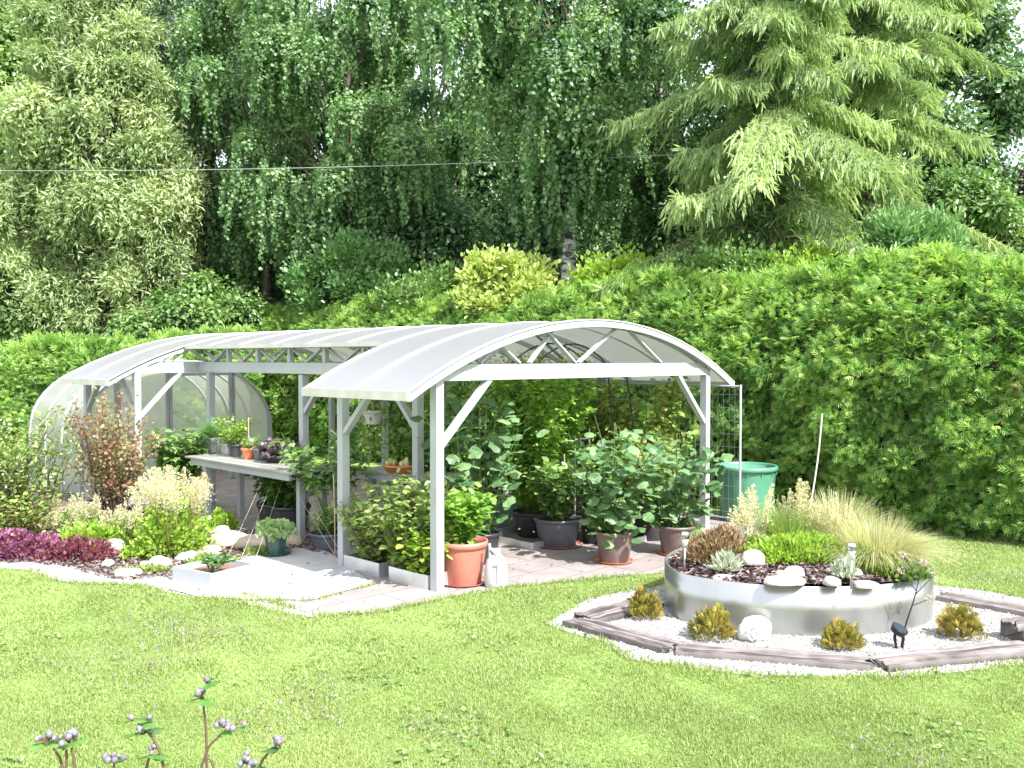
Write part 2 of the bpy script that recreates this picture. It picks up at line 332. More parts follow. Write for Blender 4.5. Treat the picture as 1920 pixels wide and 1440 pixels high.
def _spray():
    v, f = [], []
    def dia(px, py, ang, L, wd):
        s, c = math.sin(ang), math.cos(ang); k = len(v)
        for a, b, z in ((0, 0, 0), (wd, .45*L, .02), (0, L, -.05), (-wd, .45*L, .02)):
            v.append((px+a*c+b*s, py-a*s+b*c, z-.12*(py+b)**2))
        f.append((k, k+1, k+2, k+3))
    dia(0, 0, 0, 1.0, .05)
    for y, L in ((.15, .48), (.38, .42), (.6, .34)):
        dia(0, y, .75, L, .06); dia(0, y, -.75, L, .06)
    return arr(v, f)
T_SPRAY = _spray()
T_TWIG = arr([(-.05, 0, 0), (.05, 0, 0), (.07, .5, .02), (-.07, .5, .02), (.012, 1, 0), (-.012, 1, 0), (0, 0, -.05), (0, 0, .05), (0, .5, .07), (0, .5, -.07), (0, 1, .01), (0, 1, -.01)],
             [(0, 1, 2, 3), (3, 2, 4, 5), (6, 7, 8, 9), (9, 8, 10, 11)])
T_BLADE = arr([(-.035, 0, 0), (.035, 0, 0), (.03, .5, .06), (-.03, .5, .06), (.004, 1, .28), (-.004, 1, .28)], [(0, 1, 2, 3), (3, 2, 4, 5)])
T_CHIP = arr([(-.5, -.5, 0), (.5, -.4, .1), (.4, .5, 0), (-.4, .4, .12)], [(0, 1, 2, 3)])
_o = [(1, 0, 0), (0, 1, 0), (-1, 0, 0), (0, -1, 0), (0, 0, .75), (0, 0, -.75)]
T_PEB = arr(np.array(_o)*.5, [(0, 1, 4), (1, 2, 4), (2, 3, 4), (3, 0, 4), (1, 0, 5), (2, 1, 5), (3, 2, 5), (0, 3, 5)])

def rnd(n): 
    v = rng.normal(size=(n, 3)); return v/np.linalg.norm(v, axis=1)[:, None]
def vn(x, y, z=0., k=1.):                # smooth pseudo noise, about -1..1
    return (np.sin(1.7*k*x+1.3*np.sin(1.1*k*y+.7*z)+2.1)*.5+np.sin(2.9*k*y-1.1*np.sin(1.9*k*x+z)+.4+1.3*z)*.35+np.sin(4.3*k*(x+.6*y)+2*z+1.)*.25)
def inpoly(P, poly):
    x, y = P[:, 0], P[:, 1]; r = np.zeros(len(P), bool); n = len(poly)
    for i in range(n):
        x1, y1 = poly[i][:2]; x2, y2 = poly[i-1][:2]
        c = ((y1 > y) != (y2 > y)) & (x < (x2-x1)*(y-y1)/(y2-y1+1e-12)+x1); r ^= c
    return r

# ------------------------------------------------------------------ plant growing helpers
def mound(mb, c, r, n, T, size, out=1., up=.4, rough=.6, shell=.55, m=0, lump=.18, tint=None, half=True, wid=1.):
    c = np.asarray(c, float); r = np.asarray(r, float)
    d = rnd(n)
    if half: d[:, 2] = np.abs(d[:, 2])
    rr = shell+(1-shell)*rng.random(n)**.7
    rr = rr*(1+lump*vn(d[:, 0]*2.3+c[0], d[:, 1]*2.3+c[1], d[:, 2]*2.5+c[0]*3))
    pos = c+d*r*rr[:, None]
    dr = d*out+Z3*up+rnd(n)*rough; nr = d+Z3*.6+rnd(n)*.5
    mb.scatter(T, pos, dr, nr, size*(.6+.8*rng.random(n)), tint, m, wid)
def clumps(mb, blobs, n, T, size, droop=.3, rough=.6, m=0, tvar=.25, wid=1., shell=.3):
    B = np.array([[*b[0], b[1]] for b in blobs]); wgt = B[:, 3]**2; k = rng.choice(len(B), n, p=wgt/wgt.sum())
    d = rnd(n); rr = np.abs(.60+.36*rng.normal(size=n))
    pos = B[k, :3]+d*(B[k, 3]*rr)[:, None]*np.array([1, 1, .8])
    dr = d*.7+rnd(n)*rough-Z3*droop; nr = d*.8+Z3*.5+rnd(n)*.4
    bt = rng.random(len(B))
    tint = np.clip(.5+(rng.random(n)-.5)*(1-tvar)+(bt[k]-.5)*tvar*2, 0, 1)
    mb.scatter(T, pos, dr, nr, size*(.65+.7*rng.random(n)), tint, m, wid)
def strands(mb, starts, lens, step, T, size, sway=.15, m=0, wid=1., push=None, droop=.9):
    pos, dr, tt = [], [], []
    for s0, L in zip(starts, lens):
        k = max(3, int(L/step)); t = np.linspace(0, 1, k)
        a = rng.random()*6.28; o = np.array([math.cos(a), math.sin(a), 0])*sway*L
        if push is not None: o = o+push*L
        p = s0+o[None]*(t*(2-t))[:, None]; p[:, 2] -= L*t**1.15
        p += rng.normal(size=p.shape)*size*.35
        pos.append(p); q = rnd(k)*.8; q[:, 2] -= droop; dr.append(q); tt.append(np.clip(rng.random(k)*.7+rng.random()*.3, 0, 1))
    pos = np.concatenate(pos); dr = np.concatenate(dr)
    mb.scatter(T, pos, dr, rnd(len(pos))+np.array([.2, -.5, .3]), size*(.7+.6*rng.random(len(pos))), np.concatenate(tt), m, wid)
def crown_blobs(c, r, n, br, power=.5, lo=-1.):
    out = []
    while len(out) < n:
        d = rnd(1)[0]; t = (.25+.75*rng.random())**power
        if d[2] < lo: continue
        out.append((np.asarray(c)+d*np.asarray(r)*t, br*(.6+.8*rng.random())))
    return out
def limb(mb, a, b, r0, r1, sag=.1, n=7, k=6, m=0):
    t = np.linspace(0, 1, k)[:, None]; a, b = np.asarray(a, float), np.asarray(b, float)
    p = a+(b-a)*t; L = np.linalg.norm(b-a); p[:, 2] += (sag*L*4*t*(1-t))[:, 0]
    p[1:-1] += rng.normal(size=(k-2, 3))*L*.02
    mb.tube(p, r0+(r1-r0)*t[:, 0], n, m)
def trunkline(base, top, r0, r1, n=10, bend=.2):
    k = 10; t = np.linspace(0, 1, k); p = np.asarray(base)+(np.asarray(top)-np.asarray(base))*t[:, None]
    p[:, 0] += bend*np.sin(t*2.6); p[:, 1] += bend*.5*np.sin(t*3.4+1)-bend*.5*math.sin(1)
    return p, r0+(r1-r0)*t**.8
def stems_leaves(ml, mst, base, h, spread, ns, per, T, size, up=.2, stemr=.004, lo=.15, lean=None, m=0, face=None, pet=.04, wid=1., curl=0.):
    base = np.asarray(base, float); P, Dd, Nn = [], [], []
    for i in range(ns):
        a = rng.random()*6.28; o = np.array([math.cos(a), math.sin(a), 0])*spread*math.sqrt(rng.random())
        if lean is not None: o = o+np.asarray(lean)
        H = h*(.7+.4*rng.random()); k = 7; t = np.linspace(0, 1, k)[:, None]
        p = base+o*.25+o*t**1.3+Z3*H*t+rng.normal(size=(k, 3))*spread*.05*t; p[0] = base+o*.2
        mst.tube(p, np.linspace(stemr, stemr*.4, k), 4)
        u = lo+(1-lo)*rng.random(per); q = base+o*.25+o*u[:, None]**1.3+Z3*H*u[:, None]
        d = rnd(per); d[:, 2] *= .4; d = d/np.linalg.norm(d, axis=1)[:, None]+Z3*up+o*.4
        if face is not None: d = d+np.asarray(face)*.5
        P.append(q+d*pet*rng.random((per, 1))); Dd.append(d); Nn.append(Z3+rnd(per)*.5+(np.asarray(face) if face is not None else 0))
    P = np.concatenate(P); Dd = np.concatenate(Dd); Nn = np.concatenate(Nn)
    ml.scatter(T, P, Dd, Nn, size*(.55+.7*rng.random(len(P))), None, m, wid)
def fountain(mb, c, n, L, rad0, spread=.9, bend=.55, wd=.006, m=0, up=1., seg=5):
    c = np.asarray(c, float); a = rng.random(n)*6.283; r = rad0*np.sqrt(rng.random(n)); lean = spread*rng.random(n)**.8
    LL = L*(.55+.5*rng.random(n)); t = np.linspace(0, 1, seg+1)
    out = np.stack([np.cos(a), np.sin(a), np.zeros(n)], 1); side = np.stack([-np.sin(a), np.cos(a), np.zeros(n)], 1)
    b0 = c+out*r[:, None]
    v = np.zeros((n, seg+1, 2, 3))
    for i, tt in enumerate(t):
        p = b0+out*(LL*lean*(tt*.55+.45*tt*tt))[:, None]+Z3*(LL*(up*tt-bend*lean*tt**2.4))[:, None]
        ww = wd*(1-tt*.85)
        v[:, i, 0] = p-side*ww; v[:, i, 1] = p+side*ww
    f = np.array([(2*i, 2*i+1, 2*i+3, 2*i+2) for i in range(seg)])
    k = 2*(seg+1)
    mb.add(v.reshape(-1, 3), (np.arange(n)[:, None, None]*k+f[None]).reshape(-1, 4), m, np.repeat(rng.random(n), k))
def plumes(mb, mst, base, n, h, spread, pl, pw, dots=60, size=.02, m=0):
    base = np.asarray(base, float)
    for i in range(n):
        a = rng.random()*6.28; o = np.array([math.cos(a), math.sin(a), 0])*spread*math.sqrt(rng.random()); H = h*(.75+.35*rng.random())
        tip = base+o+Z3*H; b = base+o*.35
        mst.tube([b, (b+tip)/2+o*.08, tip], [.004, .003, .002], 4)
        t = rng.random(dots); q = tip-Z3*(pl*(1-t))[:, None]*np.array([1, 1, 1.])-o*.15*(1-t)[:, None]
        d = rnd(dots); d[:, 2] = np.abs(d[:, 2])*.6
        q = q+d*(pw*(1-t)**.8)[:, None]*rng.random((dots, 1)); mb.scatter(T_DIA, q, d+Z3*.6, rnd(dots), size*(.6+.8*rng.random(dots)), None, m)
def stone_mesh(mb, c, r, seed=0, flat=.25, m=0):
    n, k = 20, 12; a = np.arange(n)/n*2*np.pi; b = np.linspace(-.5, .5, k)*np.pi
    A, B = np.meshgrid(a, b); d = np.stack([np.cos(B)*np.cos(A), np.cos(B)*np.sin(A), np.sin(B)], -1)
    q = 1+.13*vn(d[..., 0]*1.3+seed, d[..., 1]*1.3-seed, d[..., 2]*1.6+seed*2)+.05*vn(d[..., 0]*3+seed, d[..., 1]*3, d[..., 2]*3)
    d = np.sign(d)*np.abs(d)**.8
    v = d*q[..., None]*np.asarray(r); v[..., 2] = np.maximum(v[..., 2], -r[2]*flat)
    v = v+np.asarray(c)
    i = np.arange(k-1)[:, None]*n; j = np.arange(n)[None]; j2 = (j+1) % n
    mb.add(v.reshape(-1, 3), np.stack([i+j, i+j2, i+n+j2, i+n+j], -1).reshape(-1, 4), m)
#==SETTING==
M['silvergreen'] = leafmat('pale_round_leaves', [(.20, .32, .12), (.34, .46, .22), (.46, .56, .34)], .35, .06)
M['cactus'] = surf('pale_cactus', (.42, .44, .16), (.58, .55, .30), 20, .6)
M['greybox'] = surf('grey_plastic', (.24, .25, .25), (.32, .33, .33), 4, .45)
M['silvermauve'] = leafmat('self_heal', [(.12, .13, .07), (.20, .18, .17), (.27, .23, .26)], .2, .03)
M['shadewillow'] = leafmat('shaded_willow_leaves', [(.05, .09, .045), (.09, .15, .08), (.15, .22, .12)], .35, .06)  # darker copy of the willow leaves, shade put into the colour
M['water'] = surf('dark_water', (.01, .02, .015), None, 1, .05)
M['soil2'] = surf('reddish_soil', (.14, .08, .05), (.24, .15, .11), 30, .9, 0, 1., 50)
M['whiteflower'] = leafmat('white_petals', [(.6, .6, .58), (.8, .8, .76)], .3, .02)
M['driedpink'] = leafmat('dried_pink', [(.40, .28, .28), (.6, .48, .48)], .3, .03)
M['tanstone2'] = surf('cream_stone', (.56, .50, .42), (.68, .63, .55), 5, .8, 0, .4, 14)
M['lightlens'] = surf('frosted_lens', (.6, .62, .6), None, 4, .15)
M['stainless'] = surf('stainless_steel', (.55, .55, .55), None, 4, .22, 1.)
M['solar'] = surf('dark_blue_panel', (.02, .03, .06), None, 4, .12)
M['slabstone'] = surf('white_limestone', (.60, .59, .54), (.72, .71, .66), 7, .8, 0, .5, 20)
M['fallen'] = leafmat('dry_leaf_bits', [(.07, .05, .03), (.20, .15, .07), (.16, .20, .05)], .2, .03)
M['ribwhite'] = surf('white_rib_cover', (.62, .63, .64), None, 3, .4)
# ------------------------------------------------------------------ setting
def outline(px, z=0): return [at(x, y, z)[:2] for x, y in px]
PATIO = outline([(455, 1116), (600, 1157), (720, 1149), (850, 1120), (1000, 1098), (1285, 1072)])+[W(-.9, 5.3)[:2], W(5.5, 5.3)[:2], W(9.5, 5.0)[:2], W(10.6, 3.6)[:2], W(10.6, .1)[:2], W(8.5, -.05)[:2], W(6.6, .05)[:2], W(4.6, .0)[:2], W(3.0, -.1)[:2]]
SLAB = outline([(318, 1108), (370, 1122), (455, 1128), (585, 1128), (700, 1098), (650, 1062), (612, 1036), (555, 1030), (470, 1042), (400, 1062), (330, 1068)])
PATH = outline([(-60, 1062), (50, 1070), (110, 1090), (160, 1097), (260, 1098), (330, 1116), (455, 1134), (600, 1163), (605, 1140), (470, 1108), (320, 1080), (225, 1086), (180, 1077), (130, 1061), (70, 1054), (-60, 1050)])
BEDL = outline([(-160, 1054), (70, 1058), (130, 1066), (180, 1082), (225, 1090), (330, 1084), (420, 1058), (560, 1030), (640, 1052), (600, 1010), (560, 985)])+[W(4.0, -.05)[:2], W(6.6, -.1)[:2], W(9, -.2)[:2], W(12, -.3)[:2], at(-200, 990)[:2]]
REARPATH = outline([(-160, 1005), (0, 1003), (60, 998), (105, 985), (140, 1000), (95, 1022), (90, 1035), (0, 1012), (-160, 1014)])
GRAVEL = outline([(1020, 1170), (1060, 1150), (1100, 1125), (1160, 1112), (1240, 1098)])+[np.array([1.9, 9.3]), np.array([3.2, 9.2])]+outline([(1745, 1098), (1830, 1106), (1960, 1130), (2060, 1170), (2030, 1232), (1920, 1247), (1800, 1262), (1690, 1272), (1550, 1270), (1400, 1268), (1280, 1252), (1180, 1238), (1130, 1205), (1060, 1185)])
def sheet(name, poly, z, mat, kind='structure', wob=.02, n=6):
    P = []
    for i in range(len(poly)):                       # ragged edge between the corner points
        a, b = np.asarray(poly[i], float), np.asarray(poly[(i+1) % len(poly)], float); L = np.linalg.norm(b-a)
        for t in np.arange(n)/n:
            q = a+(b-a)*t; P.append(q+np.array([vn(q[0]*4, q[1]*4), vn(q[1]*4+3, q[0]*4)])*wob*min(1, L))
    mb = MB(); mb.poly(P, z, 0); return struct(name, mb, mat)
g = MB()                                             # the ground, one sheet to the horizon, dipping a little at the back left
xs = np.concatenate([[-250, -120, -60, -30], np.linspace(-16, 12, 57), [25, 60, 120, 250]]); ys = np.concatenate([[-30, -5], np.linspace(2, 30, 57), [45, 80, 150, 400]])
X, Y = np.meshgrid(xs, ys); Zg = gz(X, Y)*(Y < 29)*(X > -15.5)
i, j = np.meshgrid(np.arange(len(ys)-1), np.arange(len(xs)-1), indexing='ij'); k = len(xs)
g.add(np.stack([X, Y, Zg], -1).reshape(-1, 3), np.stack([i*k+j, i*k+j+1, (i+1)*k+j+1, (i+1)*k+j], -1).reshape(-1, 4))
struct('lawn', g, M['turf'], smooth=True)
sheet('flower_bed_ground', BEDL, .004, M['mulch'])
sheet('paved_patio', PATIO, .012, M['paving'], wob=0)
sheet('gravel_path', PATH, .008, M['gravel'])
sheet('rear_gravel_path', REARPATH, .008, M['gravel'])
sheet('white_terrace', SLAB, .020, M['slab'], wob=.01)
sheet('gravel_bed', GRAVEL, .006, M['gravel'])

# grass blades on the lawn
def grass():
    N = 1650000
    u = rng.random(N); yy = 4.2*(14.5/4.2)**u; xx = (rng.random(N)*2-1)*yy*.72
    P = np.stack([xx, yy], 1)
    ok = np.ones(N, bool)
    for q in (PATIO, SLAB, PATH, REARPATH, GRAVEL): ok &= ~inpoly(P, q)
    bed = inpoly(P, BEDL); ok &= ~bed
    s = (xx-OR[0])*PV[0]+(yy-OR[1])*PV[1]
    dd = (xx-OR[0])*DV[0]+(yy-OR[1])*DV[1]
    ok &= ~((s > 6.4))
    ok &= ~((s > .0) & (s < 6.4) & (dd > .2) & (dd < 9.))
    dens = .62+.3*vn(xx*1.3, yy*1.3)+.2*vn(xx*4, yy*4, 1)
    ok &= rng.random(N) < np.clip(dens, .2, 1)
    P = P[ok]; n = len(P); pos = np.stack([P[:, 0], P[:, 1], gz(P[:, 0], P[:, 1])-.002], 1)
    d = rnd(n)*.9; d[:, 2] = np.abs(d[:, 2])+.35
    patch = .55+.26*vn(P[:, 0]*.8, P[:, 1]*.8, 3)+.16*vn(P[:, 0]*2.6, P[:, 1]*2.6, 5)
    tint = np.clip(.52*patch+.48*rng.random(n)+.02, 0, 1)
    mb = MB(); far_ = .75+.06*P[:, 1]
    mb.scatter(T_DIA, pos, d, rnd(n), (.016+.02*rng.random(n))*(.9+.3*vn(P[:, 0]*3, P[:, 1]*3, 2))*far_, tint, wid=.5*far_)
    o = struct('grass', mb, M['grass'], 'stuff')
    mb = MB(); Q = []
    for q in (PATIO[:6], SLAB[1:5], PATH[1:9], GRAVEL+GRAVEL[:1]):
        for a, b in zip(q[:-1], q[1:]):
            L = np.linalg.norm(b-a); k = int(L*420); t = rng.random(k)[:, None]; nrm = np.array([b[1]-a[1], a[0]-b[0]])/max(L, 1e-6); Q.append(a+(b-a)*t+nrm*(rng.normal(size=(k, 1))*.028+.004))
    Q = np.concatenate(Q); ok = rng.random(len(Q)) < np.clip(.5+.6*vn(Q[:, 0]*3, Q[:, 1]*3, 4), .05, 1); Q = Q[ok]; n = len(Q); d = rnd(n)*.8; d[:, 2] = np.abs(d[:, 2])+.5
    mb.scatter(T_DIA, np.stack([Q[:, 0], Q[:, 1], np.full(n, .004)], 1), d, rnd(n), .028+.035*rng.random(n), None, wid=.42); struct('grass_edge', mb, M['grass'], 'stuff')
    n = 700                                         # clover and daisy leaves low in the turf
    yy = 4.6*(2.3)**rng.random(n*6); xx = (rng.random(n*6)*2-1)*yy*.6; P = np.stack([xx, yy], 1)
    ok = (vn(xx*1.1, yy*1.1, 9) > .35)
    for q in (PATIO, SLAB, PATH, REARPATH, GRAVEL, BEDL): ok &= ~inpoly(P, q)
    ok &= ~(((xx-OR[0])*PV[0]+(yy-OR[1])*PV[1] > -.05) & ((xx-OR[0])*DV[0]+(yy-OR[1])*DV[1] > -.8))
    P = P[ok]; n = len(P); mb = MB(); pos = np.stack([P[:, 0], P[:, 1], .015+.015*rng.random(n)], 1); d = rnd(n); d[:, 2] = .25*np.abs(d[:, 2])
    mb.scatter(T_LEAF, pos, d, Z3+rnd(n)*.4, .03+.02*rng.random(n), None, wid=1.5)
    struct('clover_patches', mb, M['midleaf'], 'stuff')
    # small pale leaves of self-heal among the grass at the front left
    n = 1100; mb = MB(); c = [(at(x, y)) for x, y in ((330, 1185), (380, 1200), (290, 1240), (260, 1290), (520, 1350), (250, 1165), (610, 1300), (160, 1250), (1700, 1420), (820, 1380), (1850, 1090), (1900, 1080))]
    k = rng.integers(0, len(c), n); pos = np.array(c)[k]+rng.normal(size=(n, 3))*np.array([.2, .14, 0]); pos[:, 2] = .025+.02*rng.random(n)
    d = rnd(n); d[:, 2] = np.abs(d[:, 2]); mb.scatter(T_DIA, pos, d, Z3+rnd(n)*.5, .016+.014*rng.random(n), None, wid=1.3)
    struct('self_heal_patches', mb, M['silvermauve'], 'stuff')
grass()
def pebbles():
    mb = MB(); n = 26000; lo, hi = np.array([.2, 6.2]), np.array([5.6, 9.4]); P = lo+(hi-lo)*rng.random((n, 2)); P = P[inpoly(P, GRAVEL)]; n = len(P)
    mb.scatter(T_PEB, np.stack([P[:, 0], P[:, 1], np.full(n, .008)], 1), rnd(n)*.5+np.array([1, 0, 0])*0+rnd(n), rnd(n)+Z3, .012+.018*rng.random(n)**2, None)
    n = 9000; A = [at(-60, 1062)[:2], at(605, 1150)[:2]]; lo, hi = np.array([-7, 7.4]), np.array([-1.4, 11.4]); P = lo+(hi-lo)*rng.random((n*5, 2)); P = P[inpoly(P, PATH) | inpoly(P, REARPATH)][:n]; n = len(P)
    mb.scatter(T_PEB, np.stack([P[:, 0], P[:, 1], np.full(n, .010)], 1), rnd(n), rnd(n)+Z3, .012+.016*rng.random(n)**2, None)
    struct('gravel_pebbles', mb, M['pebble'], 'stuff')
    mb = MB(); n = 16000; lo, hi = np.array([-7, 8.2]), np.array([-1., 13]); P = lo+(hi-lo)*rng.random((n*2, 2)); P = P[inpoly(P, BEDL)][:n]; n = len(P)
    d = rnd(n); d[:, 2] *= .3; mb.scatter(T_CHIP, np.stack([P[:, 0], P[:, 1], .012+.02*rng.random(n)], 1), d, Z3+rnd(n)*.5, .02+.035*rng.random(n), None, wid=.6)
    struct('bark_chips', mb, M['chips'], 'stuff')
pebbles()

def fallen():
    mb = MB(); n = 420; lo, hi = np.array([-3.2, 7.6]), np.array([3., 12.]); P = lo+(hi-lo)*rng.random((n*3, 2)); P = P[inpoly(P, PATIO) | inpoly(P, SLAB)][:n]; n = len(P); d = rnd(n); d[:, 2] = .1*np.abs(d[:, 2])
    mb.scatter(T_LEAF, np.stack([P[:, 0], P[:, 1], .026+.006*rng.random(n)], 1), d, Z3+rnd(n)*.3, .012+.03*rng.random(n)**2, None, wid=1.4); struct('fallen_leaves', mb, M['fallen'], 'stuff')
fallen()
# ------------------------------------------------------------------ hedge
def hedge(label, A, B, th, htf, n1, n2, slope=1.35, k0=.0):
    A, B = np.asarray(A, float), np.asarray(B, float); Lh = np.linalg.norm(B-A); U = (B-A)/Lh; Nn = np.array([-U[1], U[0]])   # Nn points away from the garden
    if Nn[1] < 0: Nn = -Nn
    U3, N3 = np.array([*U, 0]), np.array([*Nn, 0]); mid = (A+B)/2+Nn*th/2; root = thing('hedge', label, 'hedge', (mid[0], mid[1], 0), 'clipped conifer hedges')
    PT = lambda s, p, z: np.stack([A[0]+U[0]*s+Nn[0]*p, A[1]+U[1]*s+Nn[1]*p, z+0*s], -1)
    sl = lambda h, H: np.where(h > .62*H, slope*np.clip((h-.62*H)/(.4*H), 0, 2)**1.35, 0)+np.where(h < .5, .14*(.5-h)/.5, 0)
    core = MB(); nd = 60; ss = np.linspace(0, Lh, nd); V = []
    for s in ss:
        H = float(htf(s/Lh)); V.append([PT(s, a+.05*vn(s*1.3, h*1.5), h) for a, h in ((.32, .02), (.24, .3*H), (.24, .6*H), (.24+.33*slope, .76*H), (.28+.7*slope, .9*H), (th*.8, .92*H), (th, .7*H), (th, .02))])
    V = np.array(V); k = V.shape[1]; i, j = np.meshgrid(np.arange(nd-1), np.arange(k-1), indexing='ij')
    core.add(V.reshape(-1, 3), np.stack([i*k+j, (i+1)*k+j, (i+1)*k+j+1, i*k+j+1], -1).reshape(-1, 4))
    core.f.append((np.array([list(range(k))]), 0)); core.f.append((np.array([[(nd-1)*k+q for q in range(k)]]), 0)); part('core', core, M['core'], root)  # dark solid added inside the hedge to block light
    mb = MB(); N = n1
    s = Lh*rng.random(N)**1.25; H = htf(s/Lh); h = H*1.02*rng.random(N)**.85
    bulge = .20*vn(s*2.1, h*2.4)+.14*vn(s*.9, h*.8, 4)+.13*vn(s*5, h*6, 2)
    outw = -N3+Z3*(.2+np.where(h > .62*H, 1.1, 0)[:, None]); dr = outw*.6+rnd(N)*.8-Z3*.05+U3*(.4*vn(s*3, h*3, 7))[:, None]
    tone = np.clip(rng.random(N)**1.2*.9+.08+.18*vn(s*1.4, h*1.7, 3), 0, 1)*.75; tone = np.where((vn(s*2.3+1, h*2.9, 8) > .9) & (rng.random(N) < .4), .95, tone)
    mb.scatter(T_SPRAY, PT(s, sl(h, H)-bulge-.12*rng.random(N), h), dr, outw+rnd(N)*.5+Z3*.3, .065+.15*rng.random(N)**1.5, tone, wid=.85)
    N = n2; s = Lh*rng.random(N)**1.2; H = htf(s/Lh); p = slope*.7+(th-slope*.7)*rng.random(N); top = H*.96+.13*vn(s*1.5, p*2)+.12*vn(s*4.2, p*3, 1)
    mb.scatter(T_SPRAY, PT(s, p, top-.15*rng.random(N)), Z3*.9+rnd(N)*.7-N3*.25, rnd(N)-N3, .10+.12*rng.random(N)+.2*(rng.random(N) > .93), np.clip(.6+.5*rng.random(N)-.2, 0, 1)*.75)  # top sprays tinted lighter: sunlit tone put into the colour
    part('sprays', mb, M['thuja'], root)
    tb = MB()
    for sq in np.arange(.5, Lh*.7, .62): a = PT(sq, th*.4, 0.); tb.tube([a, a+Z3*1.0, a+Z3*1.8], [.035, .03, .015], 6)
    part('stems', tb, M['bark'], root, kind='stuff')
hedge('long tall clipped conifer hedge running behind the pergola and the rain barrel', W(-6.2, 6.35)[:2], W(20, 6.35)[:2], 1.9, lambda t: 3.44+.26*np.sin(np.clip(np.asarray(t)*3.2, 0, 1.57))-.42*np.asarray(t)+.1*np.sin(np.asarray(t)*40), 105000, 34000)
hedge('lower clipped hedge at the left behind the greenhouse', W(12.2, 5.2)[:2], np.array([-14.5, 16.6]), 1.5, lambda t: 2.75-.65*np.asarray(t)+.1*np.sin(np.asarray(t)*20), 34000, 12000, 1.0)

# ------------------------------------------------------------------ trees
def tree_root(name, label, x, Y, group=None):
    b = far(x, Y); return thing(name, label, 'tree', b, group), b
def broadleaf(name, label, x, Y, H, rw, mat, n, size, lo=2., T=T_LEAF, blobs=40, br=1., droop=.35, group=None, trunk=.2, bark='bark', wid=1.6, px=None):
    root, b = tree_root(name, label, x, Y, group)
    c = b+Z3*(lo+H)/2; B = crown_blobs(c, (rw, rw*.85, (H-lo)/2), blobs, br)
    mb = MB(); clumps(mb, B, n, T, size, droop, wid=wid); part('crown', mb, M[mat], root)
    tb = MB(); p, r = trunkline(b, b+Z3*H*.8, trunk, .03); tb.tube(p, r, 10)
    for q in B[::2]:
        k = min(9, max(2, int((q[0][2]-b[2])/H*9)-1)); limb(tb, p[k], q[0], r[k]*.45, .012)
    part('trunk', tb, M[bark], root, smooth=True); return root
def birch_tree(label, x, Y, H, rw, n, lo, trunk, bark='bark', group='birches'):
    root, b = tree_root('birch_tree', label, x, Y, group)
    c = b+Z3*(lo+H)/2+np.array([0, 0, .3]); B = crown_blobs(c, (rw, rw*.8, (H-lo)/2), 75, .5, .6)
    mb = MB(); clumps(mb, B, int(n*.62), T_LEAF, .088, .6, wid=2.1, tvar=.45, shell=.1)
    k = rng.integers(0, len(B), n//75); st = np.array([B[q][0] for q in k])+rnd(len(k))*.55
    L = .4+1.15*rng.random(len(k))**1.5; strands(mb, st, L, .03, T_LEAF, .088, .2, wid=2.1)
    part('crown', mb, M['birchleaf'], root)
    tb = MB(); p, r = trunkline(b, b+Z3*H*.92, trunk, .03, bend=.25); tb.tube(p, r, 14)
    part('trunk', tb, M[bark], root, smooth=True); tb = MB()
    for q in B[::2]:
        kk = min(9, max(4, int((q[0][2]-b[2])/H*9)-1)); limb(tb, p[kk], q[0], r[kk]*.35, .01)
    part('limbs', tb, M['bark'], root, smooth=True)
birch_tree('birch with thick black and white trunk rising behind the golden shrub', 1050, 21, 13.5, 3.1, 90000, 5.1, .26, 'birch')
birch_tree('slimmer birch with dark trunk standing between the white trunked birch and the spruce', 1218, 24, 14, 2.6, 52000, 3.6, .24, 'birch')
birch_tree('birch with hanging strands of leaves above the blue green shrub', 640, 25, 15, 3.4, 90000, 3.6, .2)
birch_tree('birch farther back whose open crown lets the sky through, left of the white trunk', 800, 28, 15.5, 3.2, 52000, 4.6, .22)
birch_tree('birch with light hanging leaves beside the shaded willow', 490, 27, 16, 2.3, 52000, 4., .2)

def willow_tree(label, x, Y, H, rw, n, lo, mat='willow', nb=110):
    root, b = tree_root('willow_tree', label, x, Y, 'willows')
    c = b+Z3*(lo+H)/2+np.array([0, 0, .3]); B = crown_blobs(c, (rw, rw*.8, (H-lo)/2), nb, .52, .5)
    mb = MB(); clumps(mb, B, int(n*.7), T_NAR, .19, .25, rough=.8, wid=1.8, tvar=.4, shell=.1)
    k = rng.integers(0, len(B), n//130); st = np.array([B[q][0] for q in k])+rnd(len(k))*.6
    L = .5+1.2*rng.random(len(k))**1.4; strands(mb, st, L, .034, T_NAR, .16, .45, wid=1.7, droop=.5)
    part('crown', mb, M[mat], root)
    tb = MB(); p, r = trunkline(b, b+Z3*H*.8, .3, .04); tb.tube(p, r, 10)
    for q in B[::2]:
        kk = min(9, max(2, int((q[0][2]-b[2])/H*9)-2)); limb(tb, p[kk], q[0], r[kk]*.35, .012)
    part('trunk', tb, M['bark'], root, smooth=True)
willow_tree('pale yellow green willow with feathery drooping twigs at the left', 195, 25.5, 12.6, 2.55, 170000, 1.0, nb=150)
willow_tree('willow with shade in its leaf colour, just right of the pale willow', 385, 31, 15.5, 2.0, 80000, 1.4, 'shadewillow')
broadleaf('broadleaf_tree', 'dark leafy tree at the left edge of the photo behind the pale willow', 5, 34, 16, 2.9, 'midleaf', 60000, .2, 4, group='broadleaf trees')
broadleaf('broadleaf_tree', 'leafy tree beyond the left edge, next to the pale willow', -260, 31, 12, 3.4, 'midleaf', 50000, .18, 2, group='broadleaf trees')
broadleaf('broadleaf_tree', 'tall dark tree glimpsed above the pale willow near the top left', 190, 38, 19, 3.6, 'darkleaf', 40000, .24, 7, group='broadleaf trees')
